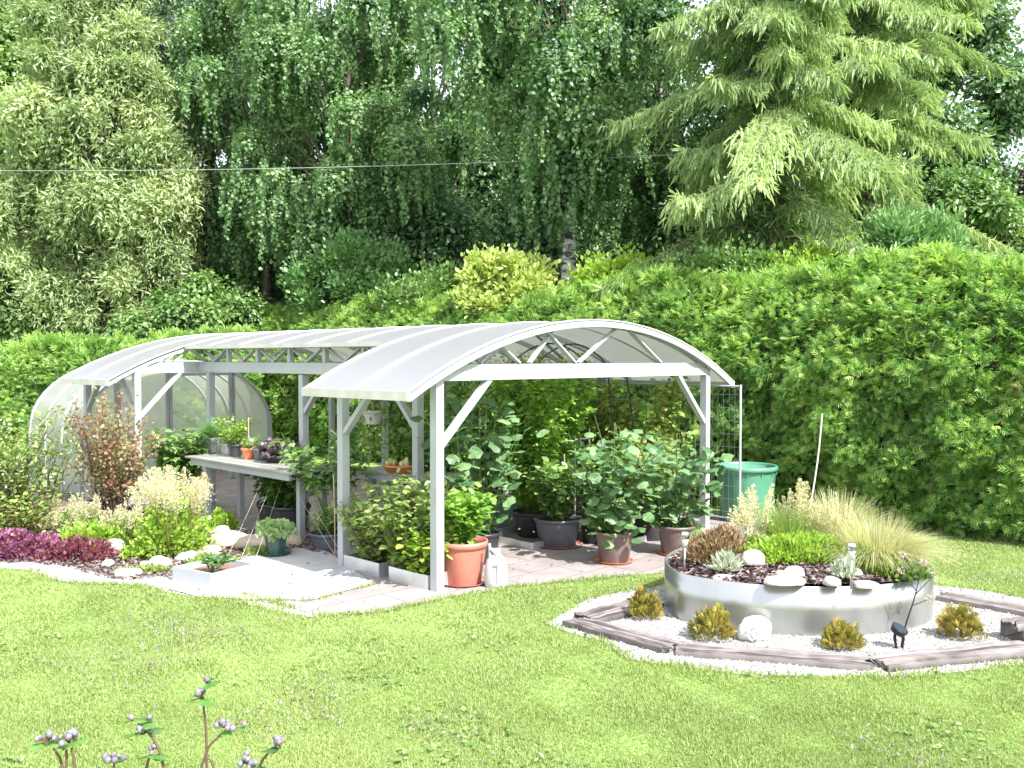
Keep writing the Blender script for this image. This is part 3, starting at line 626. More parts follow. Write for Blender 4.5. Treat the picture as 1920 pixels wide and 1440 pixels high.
broadleaf('broadleaf_tree', 'dense tree rising behind the right side of the spruce against the sky', 1715, 27, 13.4, 2.6, 'darkleaf', 80000, .15, 2.4, br=.8, blobs=50, group='broadleaf trees')
broadleaf('broadleaf_tree', 'dark tree filling the gap behind the birches left of centre', 610, 36, 15, 4.2, 'darkleaf', 60000, .2, 3, br=1.2, blobs=60, group='broadleaf trees')
broadleaf('broadleaf_tree', 'dark tree filling the gap behind the white trunked birch', 1120, 35, 14.5, 3.8, 'darkleaf', 60000, .2, 3, br=1.2, blobs=60, group='broadleaf trees')
broadleaf('broadleaf_tree', 'dark tree closing the gap between the two middle birches', 900, 36, 13.5, 3.0, 'darkleaf', 45000, .2, 3, br=1.2, blobs=50, group='broadleaf trees')
broadleaf('broadleaf_tree', 'bright green rounded tree low at the right beneath the sky gap', 1800, 23, 7.1, 1.7, 'midleaf', 42000, .12, 1.6, br=.6, blobs=45, group='broadleaf trees')
broadleaf('copper_tree', 'dark copper purple tree at the right edge', 1960, 24, 8.0, .95, 'purpletree', 20000, .12, 1.5, br=.5, group=None)
broadleaf('leafy_shrub', 'lush bright green shrub below the pale willow at the far left', 10, 27, 5.6, 2.7, 'midleaf', 80000, .115, .3, br=.7, blobs=60)
broadleaf('leafy_shrub', 'fresh green shrub over the hedge top between the willows and the pergola roof', 365, 24, 4.2, 1.5, 'midleaf', 34000, .11, 1.5, br=.5, blobs=40)
broadleaf('understorey_bush', 'deep green bush in the shade beneath the birches, left', 520, 30, 6.5, 3.2, 'darkleaf', 60000, .15, .5, br=1.)
broadleaf('understorey_bush', 'deep green bush in the shade beneath the birches, beside the white trunk', 900, 26, 7.2, 3.4, 'darkleaf', 80000, .14, .5, br=1.)
broadleaf('understorey_bush', 'deep green bush in the shade below the spruce branches', 1290, 23.5, 7., 3.0, 'darkleaf', 70000, .13, .5, br=.9)
broadleaf('understorey_bush', 'deep green bush behind the right hand end of the hedge', 1640, 25, 6.5, 3.0, 'darkleaf', 60000, .14, .5, br=.9)
def shrub(label, x, Y, z, r, mat, n, size, T=T_LEAF, wid=1.6, blobs=26, br=.45, name='shrub', up=.5):
    b = far(x, Y); root = thing(name, label, 'shrub', b, 'shrubs behind the hedge')
    c = b+Z3*z; B = crown_blobs(c, r, blobs, br, .4); mb = MB()
    B0 = np.array([[*q[0], q[1]] for q in B]); k = rng.integers(0, len(B), n); d = rnd(n); rr = (.3+.7*rng.random(n))**.5
    pos = B0[k, :3]+d*(B0[k, 3]*np.abs(.7+.4*rng.normal(size=n)))[:, None]; mb.scatter(T, pos, d*.8+Z3*up+rnd(n)*.5, d*.5+Z3+rnd(n)*.4, size*(.6+.7*rng.random(n)), np.clip(.25*rng.random(len(B))[k]+.75*rng.random(n), 0, 1), 0, wid)
    part('foliage', mb, M[mat], root); tb = MB()
    for q in B[::2]: limb(tb, b+rnd(1)[0]*np.array([.2, .2, 0]), q[0], .035, .008)
    part('stems', tb, M['bark'], root)
shrub('blue green shrub with soft leaves rising above the hedge, left of the golden shrub', 670, 23.5, 4.0, (1.8, 1.1, 1.1), 'blueshrub', 26000, .12, blobs=46, br=.38)
shrub('golden yellow leaved shrub rising over the hedge in front of the birch trunk', 950, 18.6, 3.5, (1.0, .7, .8), 'yellowshrub', 6500, .11, blobs=30, br=.26)
shrub('feathery willow leaved shrub standing above the hedge at the right', 1700, 15.6, 3.8, (.95, .6, .8), 'blueshrub', 7000, .14, T_NAR, 2.1, up=.9, blobs=34, br=.28)
shrub('lime green shrub poking over the hedge below the spruce', 1370, 16.0, 3.4, (1.2, .7, .6), 'midleaf', 9000, .09, blobs=36, br=.3)
shrub('loose lime green shrub over the hedge between the golden and the willow leaved shrubs', 1530, 15.4, 3.5, (.8, .6, .5), 'limeleaf', 4500, .08, blobs=26, br=.25)
shrub('low green shrub over the hedge just left of the golden shrub', 820, 21, 3.5, (1.2, .7, .5), 'midleaf', 8000, .10, blobs=30, br=.3)
shrub('green shrub over the hedge between the birch trunk and the spruce', 1170, 18.0, 3.5, (1.1, .7, .6), 'limeleaf', 8000, .10, blobs=34, br=.3)

# spruces: tiers of boughs that droop and turn up at the tip, hung with twigs
def spruce_tree(label, x, Y, H, reach, z0, nb, seed):
    root, b = tree_root('spruce_tree', label, x, Y, 'spruces')
    tb = MB(); p, r = trunkline(b, b+Z3*H, .2, .03, bend=.05); tb.tube(p, r, 12)
    mb = MB(); P, Dd, S, TT = [], [], [], []
    for i in range(nb):
        f = (i+rng.random())/nb; z = z0+(H-.5-z0)*f
        L = reach*(1-.55*f)*(.45+.62*rng.random()); a = i*2.399+seed+rng.normal()*.5
        o = np.array([math.cos(a), math.sin(a), 0]); sd = np.array([-o[1], o[0], 0]); dz = .55+.35*rng.random(); up = .1+.25*rng.random()
        k = 14; t = np.linspace(0, 1, k)
        c = b+Z3*z+np.outer(L*t, o); c[:, 2] += L*(.18*t-dz*t**1.7+up*t**4); c += np.outer(np.sin(t*4+i)*.14*L*.4, sd)
        tb.tube(c, .035*(1-t)+.006, 6); bt = .45*rng.random(); wdt = .35+.45*rng.random()
        for u in np.linspace(.12, 1, max(18, int(L*13))):
            q = np.array([np.interp(u, t, c[:, w_]) for w_ in range(3)])
            for sgn in (-1, 1):
                bl = wdt*(1.05-abs(u-.5)*1.4)*(.35+.9*rng.random())*min(1, L/1.6)
                if bl < .05: continue
                dirb = o*(.5+.6*rng.random())+sd*sgn*.8; dirb /= np.linalg.norm(dirb); droop = .35+.6*rng.random()
                kk = max(2, int(bl/.075)); tt = np.linspace(.05, 1, kk); pp = q+np.outer(bl*tt, dirb); pp[:, 2] -= bl*droop*tt**1.6
                hang = .7+.9*rng.random()
                nn = 3*kk; v = np.repeat(pp, 3, 0); q_ = np.repeat(tt, 3)
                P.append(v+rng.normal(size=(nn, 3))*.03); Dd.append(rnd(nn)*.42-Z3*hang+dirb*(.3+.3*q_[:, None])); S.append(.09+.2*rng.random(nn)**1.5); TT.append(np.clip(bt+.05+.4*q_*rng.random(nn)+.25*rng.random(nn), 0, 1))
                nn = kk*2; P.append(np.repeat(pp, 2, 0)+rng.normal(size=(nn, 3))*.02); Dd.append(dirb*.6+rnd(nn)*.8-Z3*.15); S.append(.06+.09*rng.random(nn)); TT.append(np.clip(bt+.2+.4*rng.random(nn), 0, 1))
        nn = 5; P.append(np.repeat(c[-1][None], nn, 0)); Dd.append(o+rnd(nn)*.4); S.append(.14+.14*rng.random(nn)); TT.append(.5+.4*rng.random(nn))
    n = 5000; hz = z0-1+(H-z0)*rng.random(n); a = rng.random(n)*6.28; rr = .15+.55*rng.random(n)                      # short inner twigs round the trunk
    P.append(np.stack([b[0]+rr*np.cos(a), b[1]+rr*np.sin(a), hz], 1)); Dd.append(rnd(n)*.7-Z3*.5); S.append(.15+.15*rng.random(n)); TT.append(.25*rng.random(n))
    P = np.concatenate(P); Dd = np.concatenate(Dd); S = np.concatenate(S); TT = np.concatenate(TT)
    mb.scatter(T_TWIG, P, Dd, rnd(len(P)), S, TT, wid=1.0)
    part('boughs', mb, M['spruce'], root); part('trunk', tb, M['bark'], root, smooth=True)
spruce_tree('golden green spruce whose drooping boughs hang in front of the birches', 1440, 17.4, 12.5, 3.7, 4.2, 64, .6)
spruce_tree('taller spruce with hanging twigs, to the right of the golden green spruce', 1610, 20.2, 14.5, 4.2, 4.6, 64, 2.2)

def woodland():
    mb = MB(); B = []
    for x in np.arange(-34, 30, 1.9):
        hh = 10.2+2.0*vn(x*.35, 1.)+1.2*vn(x*.9, 3.)
        for z in np.arange(1, hh, 1.25): B.append((np.array([x+rng.normal()*.7, 44+rng.normal()*1.2, z+rng.normal()*.3]), 1.15))
    clumps(mb, B, 110000, T_LEAF, .26, .2, wid=2.)
    struct('distant_woodland', mb, M['darkleaf'], 'stuff')
woodland()
# cable across the trees
cb = MB(); t = np.linspace(0, 1, 24); a, b = far(-60, 24, 2.2+(672-322)/FOC*24), far(1300, 19.5, 2.2+(672-291)/FOC*19.5); p = a+(b-a)*t[:, None]; p[:, 2] -= .12*4*t*(1-t)
cb.tube(p, .008, 6)
solo('overhead_cable', cb, M['cable'], 'thin pale cable strung across in front of the willow and birches', 'cable', a)
#==OBJECTS==
# ------------------------------------------------------------------ pergola with vaulted polycarbonate roof
PC, RR = 2.32, 5.51                       # vault centre line and radius
def zarc(p, off=0.): return 2.61-RR+math.sqrt((RR+off)**2-(p-PC)**2)
PL, PR, PM = -.42, 5.06, .72              # left eave, right eave, cut-back eave of the middle stretch
DF, DA, DB, DE = -.1, 1.56, 6.5, 8.28
def arc_strip(mb, d0, d1, pa, pb, off0, off1, n=30):     # curved slab between two d's
    ps = np.linspace(pa, pb, n+1); v = []
    for p in ps:
        for d in (d0, d1):
            for o in (off0, off1): v.append(W(d, p, zarc(p, o)))
    f = []
    for i in range(n):
        a = 4*i; b = a+4
        f += [(a+1, a+3, b+3, b+1), (a, b, b+2, a+2), (a, a+1, b+1, b), (a+2, b+2, b+3, a+3)]
    f += [(0, 2, 3, 1), (4*n, 4*n+1, 4*n+3, 4*n+2)]
    mb.add(v, f)
perg = thing('pergola', 'white metal garden pergola with long vaulted translucent roof', 'pergola', W(4, 2.3, 0))
def pergola():
    Wm = M['white']
    def post(d, p, z0=0., z1=1.989, s=.092):
        m = MB(); m.beam(W(d, p, z0), W(d, p, z1), s, s, up=D3); part('post', m, Wm, perg)
    zl = -.16
    for d, p, z0 in ((0, 0, 0), (0, 4.57, 0), (1.5, 0, 0), (1.72, 4.57, 0), (1.42, .95, 0), (3.72, .95, 0), (6.2, .95, -.05), (6.56, 0, zl), (8.36, 0, zl), (8.36, 4.57, 0), (5.1, 4.57, 0), (6.7, 4.57, 0)): post(d, p, z0)
    def bm(name, a, b, w_, h_, up=Z3, mat=Wm): m = MB(); m.beam(a, b, w_, h_, up); part(name, m, mat, perg)
    e = .046
    # beams along the span and along the run
    for d in (0, 1.5, 6.56, 8.36):
        bm('beam', W(d, -.035, 2.034), W(d, 4.57+e+.003, 2.034), .088, .092)
    bm('beam', W(.047, .01, 2.015), W(1.45, .01, 2.015), .07, .09); bm('beam', W(6.61, .01, 2.015), W(8.31, .01, 2.015), .07, .09)
    bm('beam', W(1.548, .95, 2.05), W(6.51, .95, 2.05), .086, .098)
    for a, b in ((.047, 1.45), (1.548, 6.51), (6.61, 8.31)): bm('beam', W(a, 4.57, 2.05), W(b, 4.57, 2.05), .086, .098)
    # arched rims and the ribs over the sheets
    def arch(name, d, pa, pb, wd, o0, o1, mt=Wm): m = MB(); arc_strip(m, d-wd/2, d+wd/2, pa, pb, o0, o1); part(name, m, mt, perg, smooth=False)
    for d, pa in ((DF, PL), (0, -.02), (DA-.03, PL), (DB+.03, PL), (6.56, -.02), (DE, PL)): arch('arch', d, pa, PR if pa == PL else 4.59, .042, -.062, -.003)
    N = 10
    for i in range(N+1):
        d = DF+(DE-DF)*i/N
        d = DA if abs(d-DA) < .3 else (DB if abs(d-DB) < .3 else d)
        pa = PM if DA+.1 < d < DB-.1 else PL
        arch('roof_rib', d, pa-.01, PR+.01, .04, .012, .022, M['ribwhite'])
        if DA+.1 < d < DB-.1: arch('arch', d, PM, PR, .035, -.05, -.003)
    ds = [DF, (DF+DA)/2, DA, 2.4, 3.24, 4.05, 4.87, 5.68, DB, (DB+DE)/2, DE]
    for i in range(10):
        m = MB(); pa = PM if DA-.01 < ds[i] < DB-.1 else PL
        arc_strip(m, ds[i]+.001, ds[i+1]-.001, pa, PR, 0, .010, 36); part('roof_panel', m, M['poly_roof'], perg, smooth=False)
    # eave boards
    def eave(d0, d1, p, z, mat, h=.085): bm('eave_board', W(d0, p, z), W(d1, p, z), .03, h, mat=mat)
    eave(DF-.02, DA+.02, PL-.017, zarc(PL)-.02, M['eave']); eave(DB-.02, DE+.02, PL-.017, zarc(PL)-.02, M['eave'])
    eave(DA+.03, DB-.03, PM-.017, zarc(PM)-.008, M['eave'], .05); eave(DF-.02, DE+.02, PR+.017, zarc(PR)-.02, Wm)
    # span trusses
    TR = [(.40, .56), (.56, .80), (1.09, .81), (1.27, 1.64), (1.96, 1.50), (2.05, 2.70), (3.55, 2.95)]        # bottom p, top p of each diagonal
    def truss(d, ps, name='truss'):
        m = MB(); zb = 2.125
        m.beam(W(d, .12, zb-.013), W(d, 4.5, zb-.013), .05, .064)
        for i, (a, b) in enumerate(ps):
            za, zb_ = zb+.03, zarc(b)-.06
            m.beam(W(d+(.012 if i % 2 else -.012), a, za), W(d+(.012 if i % 2 else -.012), b, zb_), .018, .062, up=D3)
        part(name, m, Wm, perg)
    for d in (0, 1.5, 6.56, 8.36): truss(d, TR)
    m = MB(); zb = 2.12; zt = zarc(PM+.2)-.09                               # truss under the cut-back eave
    m.beam(W(1.55, .95, zb), W(6.5, .95, zb), .05, .05); m.beam(W(1.55, .95, zt+.02), W(6.5, .95, zt+.02), .05, .05)
    nseg = 6; L = (6.45-1.6)/nseg
    for i in range(nseg):
        a = 1.6+i*L
        m.beam(W(a, .95, zb+.03), W(a, .95, zt-.006), .06, .06, up=D3)
        m.beam(W(a+.05, .94, zt-.01), W(a+L*.48, .94, zb+.035), .018, .055, up=P3); m.beam(W(a+L*.52, .96, zb+.035), W(a+L-.05, .96, zt-.01), .018, .055, up=P3)
    part('long_truss', m, Wm, perg)
    # knee braces
    def br(a, b): bm('knee_brace', a, b, .05, .072, up=np.cross(b-a, Z3))
    br(W(0, .04, 1.38), W(0, .68, 2.0)); br(W(0, 4.53, 1.38), W(0, 3.93, 2.0)); br(W(1.46, 0, 1.42), W(.86, 0, 2.0))
    br(W(6.56, .04, 1.36), W(6.56, .66, 2.0)); br(W(8.32, 0, 1.42), W(7.74, 0, 2.0)); br(W(6.6, 0, 1.42), W(7.2, 0, 2.0))
    br(W(1.46, .95, 1.42), W(1.46+.55, .95, 2.0)); br(W(3.68, .95, 1.5), W(3.2, .95, 2.0))
    for d in (3.62, 6.1):                                                     # gusset plates where the bench meets the posts
        m = MB(); q = [W(d-.02, .90, .86), W(d-.16, .90, .86), W(d-.03, .90, 1.12)]; o = -.008*P3
        m.add(q+[v+o for v in q], [(0, 1, 2)]); m.add([v+o for v in q], [(2, 1, 0)]); part('gusset', m, Wm, perg)
pergola()

# wire trellis panel on the far side of the front canopy
def trellis():
    root = thing('wire_trellis', 'tall galvanised wire mesh panel behind the right front post of the pergola', 'trellis', W(.6, 4.85, 0))
    fr = MB(); a, b = -.35, 1.95
    for d in (a, b): fr.tube([W(d, 4.85, 0), W(d, 4.85, 1.86)], .016, 8)
    for z in (.12, 1.84): fr.tube([W(a, 4.85, z), W(b, 4.85, z)], .012, 6)
    part('frame', fr, M['white'], root)
    wm = MB()
    for d in np.arange(a+.08, b, .085): wm.tube([W(d, 4.85, .1), W(d, 4.85, 1.84)], .0021, 4)
    for z in np.arange(.2, 1.84, .17): wm.tube([W(a, 4.857, z), W(b, 4.857, z)], .0021, 4)
    part('mesh', wm, M['galv'], root)
    root = thing('wire_trellis', 'small pale wire mesh panel with a timber stake beside the left post', 'trellis', W(7.2, -.02, -.1))
    fr = MB(); 
    for z in np.arange(0, .95, .075): fr.tube([W(6.66, -.03, z-.1), W(7.7, -.03, z-.1)], .003, 4)
    for d in np.arange(6.66, 7.71, .075): fr.tube([W(d, -.036, -.15), W(d, -.036, .85)], .003, 4)
    part('mesh', fr, M['white'], root)
    st = MB(); st.beam(W(6.95, -.07, -.15), W(6.95, -.07, .75), .05, .03, up=D3); part('stake', st, M['wood'], root)
trellis()

# ------------------------------------------------------------------ greenhouse
def greenhouse():
    d0, d1, pa, pb, z0 = 8.8, 11.1, .03, 3.5, -.2
    pc, hw = (pa+pb)/2, (pb-pa)/2; zs, hh = .86, 1.3
    root = thing('greenhouse', 'arched greenhouse of milky panels with white hoops at the left end of the pergola', 'greenhouse', W(9.9, 1.8, z0))
    def prof(n=22):
        o = [(pa, z0), (pa, .3), (pa, zs)]
        for i in range(1, n): t = math.pi*(1-i/n); o.append((pc+hw*math.cos(t), zs+hh*math.sin(t)**.92))
        return o+[(pb, zs), (pb, .3), (pb, z0)]
    pr = prof()
    def off(k):                                       # profile moved outward by k
        return [((p-pc)*(1+k/hw)+pc, z if z < zs else zs+(z-zs)*(1+k/hh)) for p, z in pr]
    hd = np.linspace(d0, d1, 4)
    for d in hd:
        m = MB(); A, B = off(-.02), off(.02); v = []
        for (p1, z1), (p2, z2) in zip(A, B):
            for dd in (d-.032, d+.032): v += [W(dd, p1, z1), W(dd, p2, z2)]
        f = []
        for i in range(len(A)-1):
            a = 4*i; b = a+4; f += [(a+1, a+3, b+3, b+1), (a, b, b+2, a+2), (a, a+1, b+1, b), (a+2, b+2, b+3, a+3)]
        m.add(v, f); part('hoop', m, M['white'], root)
    for i in range(3):
        m = MB(); v = [W(dd, p, z) for p, z in pr for dd in (hd[i]+.034, hd[i+1]-.034)]
        m.add(v, [(2*k, 2*k+2, 2*k+3, 2*k+1) for k in range(len(pr)-1)]); part('wall_panel', m, M['poly_wall'], root, smooth=True)
    for p in (pa+.03, pb-.03):
        for z in (z0+.04, zs-.02): m = MB(); m.beam(W(d0+.04, p, z), W(d1-.04, p, z), .03, .04); part('rail', m, M['white'], root)
    def endwall(d, holes):
        def ztop(p): t = (p-pc)/hw; return zs+hh*max(0, 1-t*t)**.46
        for a, b, zl in holes:
            m = MB(); n = 14; ps = np.linspace(a, b, n); v = []
            for p in ps: v += [W(d, p, zl), W(d, p, max(zl+.01, ztop(p)-.02))]
            m.add(v, [(2*k, 2*k+2, 2*k+3, 2*k+1) for k in range(n-1)]); pm_ = m
            fr = MB()
            for p in (a, b): fr.beam(W(d-.01, p, zl), W(d-.01, p, max(zl+.05, ztop(p)-.02)), .045, .04, up=D3)
            fr.beam(W(d-.012, a+.03, zl+.02), W(d-.012, b-.03, zl+.02), .035, .04); fo = part('end_frame', fr, M['white'], root); part('end_panel', pm_, M['poly_wall'], fo)
    endwall(d0+.02, [(pa+.03, .62, z0), (.68, 1.5, z0), (2.75, 3.46, z0)])
    endwall(d1-.02, [(pa+.03, 1.7, z0), (1.75, 3.46, z0)])
    m = MB(); p = 1.56; m.beam(W(d0, p, z0), W(d0, p, 2.1), .05, .05, up=D3); m.beam(W(d0, 2.68, z0), W(d0, 2.68, 2.0), .05, .05, up=D3); m.beam(W(d0, 1.59, 1.92), W(d0, 2.65, 1.92), .04, .05); part('door_frame', m, M['white'], root)
    # bench inside
    b = thing('potting_bench', 'pale slatted bench inside the greenhouse behind the pergola post', 'bench', W(10.4, 2.4, z0))
    m = MB(); m.box(W(10.35, 2.3, .82), (.6, 2.2, .03), (D3, P3)); part('bench_top', m, M['tin'], b)
    for d in (10.1, 10.6):
        for p in (1.3, 3.3): m = MB(); m.beam(W(d, p, z0), W(d, p, .8), .04, .04, up=D3); part('leg', m, M['white'], b)
    # soil sacks, broom, board
    for i in range(4):
        m = MB(); c = W(9.2, 1.9, z0+.1+.17*i); n = 14; a = np.linspace(0, 2*np.pi, n, endpoint=False); rings = []
        for t in np.linspace(-1, 1, 9):
            s = max(.05, 1-abs(t)**5); rings.append([c+P3*t*.3+D3*math.copysign(abs(math.cos(q))**.6, math.cos(q))*.2*s+Z3*(math.copysign(abs(math.sin(q))**.8, math.sin(q))*.08*s+.006*math.sin(5*t+i+q*2)) for q in a])
        v = np.array(rings).reshape(-1, 3); ii = np.arange(8)[:, None]*n; jj = np.arange(n)[None]; j2 = (jj+1) % n
        m.add(v, np.stack([ii+jj, ii+j2, ii+n+j2, ii+n+jj], -1).reshape(-1, 4)); m.f.append((np.array([list(range(n))]), 0)); m.f.append((np.array([list(range(8*n, 9*n))]), 0))
        nm = ['bottom', 'second from the bottom', 'third from the bottom', 'top'][i]
        solo('soil_sack', m, M['bag'], 'brown soil sack in the greenhouse doorway, %s of the pile' % nm, 'sack', c-Z3*.08, 'soil sacks piled in the greenhouse', True)
    m = MB(); m.beam(W(9.05, 2.42, z0), W(9.05, 2.42, 1.0), .14, .03, up=D3); solo('upright_board', m, M['board'], 'rust orange board standing beside the soil sacks', 'board', W(9.05, 2.42, z0))
    b = thing('broom', 'grey broom leaning by the greenhouse door frame', 'broom', W(8.55, 2.3, z0+.02))
    m = MB(); m.tube([W(8.5, 2.25, z0+.1), W(8.74, 2.6, .98)], .012, 8); part('handle', m, M['palestem'], b)
    m = MB(); m.box(W(8.48, 2.22, z0+.09), (.36, .06, .05), (P3, D3)); hd_ = part('head', m, M['grey_pot'], b)
    m = MB(); q = [W(8.48+k*.02, 2.05+.017*i, z0+.07) for i in range(20) for k in (-1, 0, 1)]; m.scatter(T_BLADE, q, rnd(60)*.15-Z3, rnd(60), .07, None, wid=1.2); part('bristles', m, M['heather'], hd_)
greenhouse()

# ------------------------------------------------------------------ benches under the pergola
def bench(name, label, d0, d1, p0, p1, z, legs, mat='tin'):
    root = thing(name, label, 'bench', W((d0+d1)/2, (p0+p1)/2, 0))
    m = MB()
    nsl = 4
    for i in range(nsl):
        pp = p0+(p1-p0)*(i+.5)/nsl; m.beam(W(d0, pp, z), W(d1, pp, z), (p1-p0)/nsl*.9, .022)
    part('bench_top', m, M[mat], root)
    m = MB(); m.beam(W(d0+.1, p0+.06, z-.055), W(d1-.1, p0+.06, z-.055), .035, .085); m.beam(W(d0+.1, p1-.05, z-.055), W(d1-.1, p1-.05, z-.055), .035, .085); part('apron', m, M['white'], root)
    for d, p in legs: m = MB(); m.beam(W(d, p, 0), W(d, p, z-.012), .075, .075, up=D3); part('leg', m, M['white'], root)
bench('potting_bench', 'long plant bench under the middle roof, crowded with small pots', 2.75, 5.4, .14, .82, .86, [(4.98, .26), (2.99, .43), (2.99, .75), (4.98, .75)])
bench('potting_bench', 'plant shelf behind the herb bushes carrying the orange bowl', 1.3, 2.7, 1.05, 1.6, .84, [(1.42, 1.2), (2.6, 1.2), (2.6, 1.5)])

# ------------------------------------------------------------------ pots
def pot_part(root, c, r, h, mat, parent_name='pot', rim=.03, taper=.76, n=28, sx=1., sy=1., soil=True, square=False):
    c = np.asarray(c, float); m = MB()
    pr = [(.002, .004), (r*taper*.97, .004), (r*taper, .012), (r*(taper+(1-taper)*.55), h*.55), (r*.965, h-rim*1.6), (r*.97, h-rim*1.3), (r+.006, h-rim*1.2), (r+.012, h-rim*.6), (r+.01, h), (r-.004, h), (r-.014, h-rim*.8), (r-.02, h-.05)]
    m.lathe(pr, c, 4 if square else n, 0, sx, sy); 
    if square:
        ang = math.atan2(DV[1], DV[0])+math.pi/4; R = np.array([[math.cos(ang), -math.sin(ang)], [math.sin(ang), math.cos(ang)]])
        v = m.v[0]; v[:, :2] = (v[:, :2]-c[:2])@R.T+c[:2]
    o = part(parent_name, m, M[mat], root, smooth=not square)
    if soil:
        m = MB(); a = np.linspace(0, 2*np.pi, 24, endpoint=False); k = .70 if square else .93
        m.add([c+np.array([math.cos(q)*(r-.022)*k*sx, math.sin(q)*(r-.022)*k*sy, h-.045+.006*math.sin(3*q)]) for q in a], [list(range(24))]); part('soil', m, M['soil'], o)
    return o
def saucer(root, c, r, mat, h=.035):
    m = MB(); m.lathe([(.002, .003), (r*.88, .003), (r, h), (r+.006, h), (r*.99, h-.006), (r*.87, .009), (.002, .009)], c, 28); part('saucer', m, M[mat], root, smooth=True)
def potted(label, c, r, h, mat, fol, sauc=None, name='potted_plant', group='potted plants under the pergola', **kw):
    c = np.asarray(c, float); root = thing(name, label, 'potted plant', c, group)
    if sauc: saucer(root, c, r*kw.pop('sr', 1.05), sauc)
    pot_part(root, c+Z3*(.01 if sauc else 0), r, h, mat, **kw)
    ml, ms = MB(), MB(); lm = fol(ml, ms, c+Z3*(h-.03))
    part('foliage', ml, [M[x] for x in lm], root)
    if ms.n: part('stems', ms, M['stem'], root)
    return root
CAMDIR = np.array([0, -1., .25])
def f_cuc(h, sp, ns, per, size=.17, lean=None, climb=True):
    def f(ml, ms, b):
        stems_leaves(ml, ms, b, h, sp, ns, per, T_CUC, size, up=-.05, stemr=.007, lo=.02, lean=lean, face=CAMDIR*.55, pet=.16)
        n = ns*7; q = b+np.stack([rng.normal(size=n)*sp*.5, rng.normal(size=n)*sp*.5, h*rng.random(n)], 1); ml.scatter(T_DIA, q, rnd(n)-Z3*.2, rnd(n), .05, None, 1, wid=.8)
        c0 = b; ms.tube([c0, c0+Z3*h*.6, c0+Z3*h*1.05], .006, 5)
        return ['cucumber', 'limeleaf']
    return f
def f_herb(h, sp, ns, per, mat, size, T=T_LEAF, wid=2., up=.3, lo=.15):
    def f(ml, ms, b): stems_leaves(ml, ms, b, h, sp, ns, per, T, size, up=up, stemr=.004, lo=lo, pet=.06, wid=wid); return [mat]
    return f
def f_mound(r, n, mat, size, T=T_LEAF, wid=2.):
    def f(ml, ms, b): mound(ml, b, r, n, T, size, wid=wid, shell=.2); return [mat]
    return f
def ap(x, y): return at(x, y)
potted('large terracotta tub of bright green basil beside the front left post', ap(868, 1094), .235, .42, 'terra', f_herb(.46, .24, 70, 16, 'basil', .075), 'terra', rim=.05)
potted('black tub with tall big leaved cucumber vine behind the basil', ap(900, 1055), .22, .34, 'black', f_cuc(1.5, .44, 14, 11, .16))
potted('square grey green tub of tall yellowing tomato plants on a metal tray', ap(962, 1000)+np.array([.05, .25, .04]), .34, .36, 'sage_pl', f_herb(1.65, .5, 48, 70, 'tomato', .085, T_LEAF, 1.7, -.3), square=True)
potted('wide dark grey tub of upright bean plants with a cane, on a terracotta saucer', ap(1046, 1024), .275, .33, 'grey_pot', f_herb(.64, .30, 80, 10, 'midleaf', .10, T_LEAF, 1.5, .1), 'terra')
potted('brown pot on bright orange saucer with a bushy trailing cucumber plant', ap(1152, 1055), .205, .34, 'brown_pot', f_cuc(1.15, .5, 20, 13, .145), 'orange', sr=.98)
potted('brown pot on orange saucer with a cucumber plant next to the right front post', ap(1268, 1040), .21, .33, 'brown_pot', f_cuc(1.0, .46, 17, 12, .14), 'orange', sr=.98)
potted('black pot of pale speckled leaves tucked between the two brown cucumber pots', ap(1215, 1020)+np.array([.05, .3, 0]), .26, .34, 'black', f_herb(.95, .45, 34, 30, 'tomato', .075))
potted('black pot half hidden between the bean tub and the brown cucumber pot', ap(1118, 1018), .2, .3, 'black', f_herb(.9, .3, 20, 18, 'darkherb', .09))
potted('black tub with tall leafy vine against the wire trellis panel', W(.9, 4.45, 0), .24, .32, 'black', f_herb(1.65, .6, 46, 70, 'tomato', .085, T_LEAF, 1.7, -.2, .1))
potted('black tub with withered yellow vine at the far post of the front canopy', W(1.75, 4.2, 0), .24, .32, 'black', f_herb(1.6, .6, 40, 64, 'tomato', .09, T_LEAF, 1.6, -.2, .1))
potted('dark tub of ferny green tomato plants deep under the middle roof', W(2.0, 3.7, 0), .26, .34, 'black', f_herb(1.85, .75, 70, 95, 'basil', .08, T_LEAF, 1.5, -.2, .1))
potted('dark tub of leafy plants against the hedge behind the front canopy', W(2.7, 3.2, 0), .26, .34, 'black', f_herb(1.65, .8, 50, 80, 'midleaf', .10, T_LEAF, 1.7, -.1, .1))
potted('black tub of tall fresh green climbers behind the tomato tub', W(1.2, 2.6, 0), .24, .32, 'black', f_herb(1.85, .6, 56, 90, 'basil', .085, T_LEAF, 1.7, -.2, .1))
potted('dark tub of climbing cucumber reaching the beam beside the front left post', W(.75, 1.15, 0), .22, .32, 'black', f_cuc(1.85, .42, 10, 13, .155))
potted('black bucket of dark pepper leaves under the long bench, left of the pair', ap(515, 990), .22, .33, 'black', f_herb(.55, .24, 22, 14, 'darkherb', .12, T_LEAF, 1.4, -.1))
potted('black bucket of dark pepper leaves under the long bench, right of the pair', ap(545, 995), .25, .33, 'black', f_herb(.5, .3, 24, 16, 'darkherb', .12, T_LEAF, 1.4, -.1))
potted('tall pepper plant with glossy green leaves between the pale shrub and the barberry', W(5.9, .35, -.05), .2, .5, 'black', f_herb(.78, .42, 44, 20, 'midleaf', .13, T_LEAF, 1.6, -.25))
potted('leafy tomato plant sprawling over the right end of the long bench', W(2.55, .62, 0), .2, .32, 'black', f_herb(.98, .55, 26, 24, 'midleaf', .11, T_LEAF, 1.5, -.1, .45))
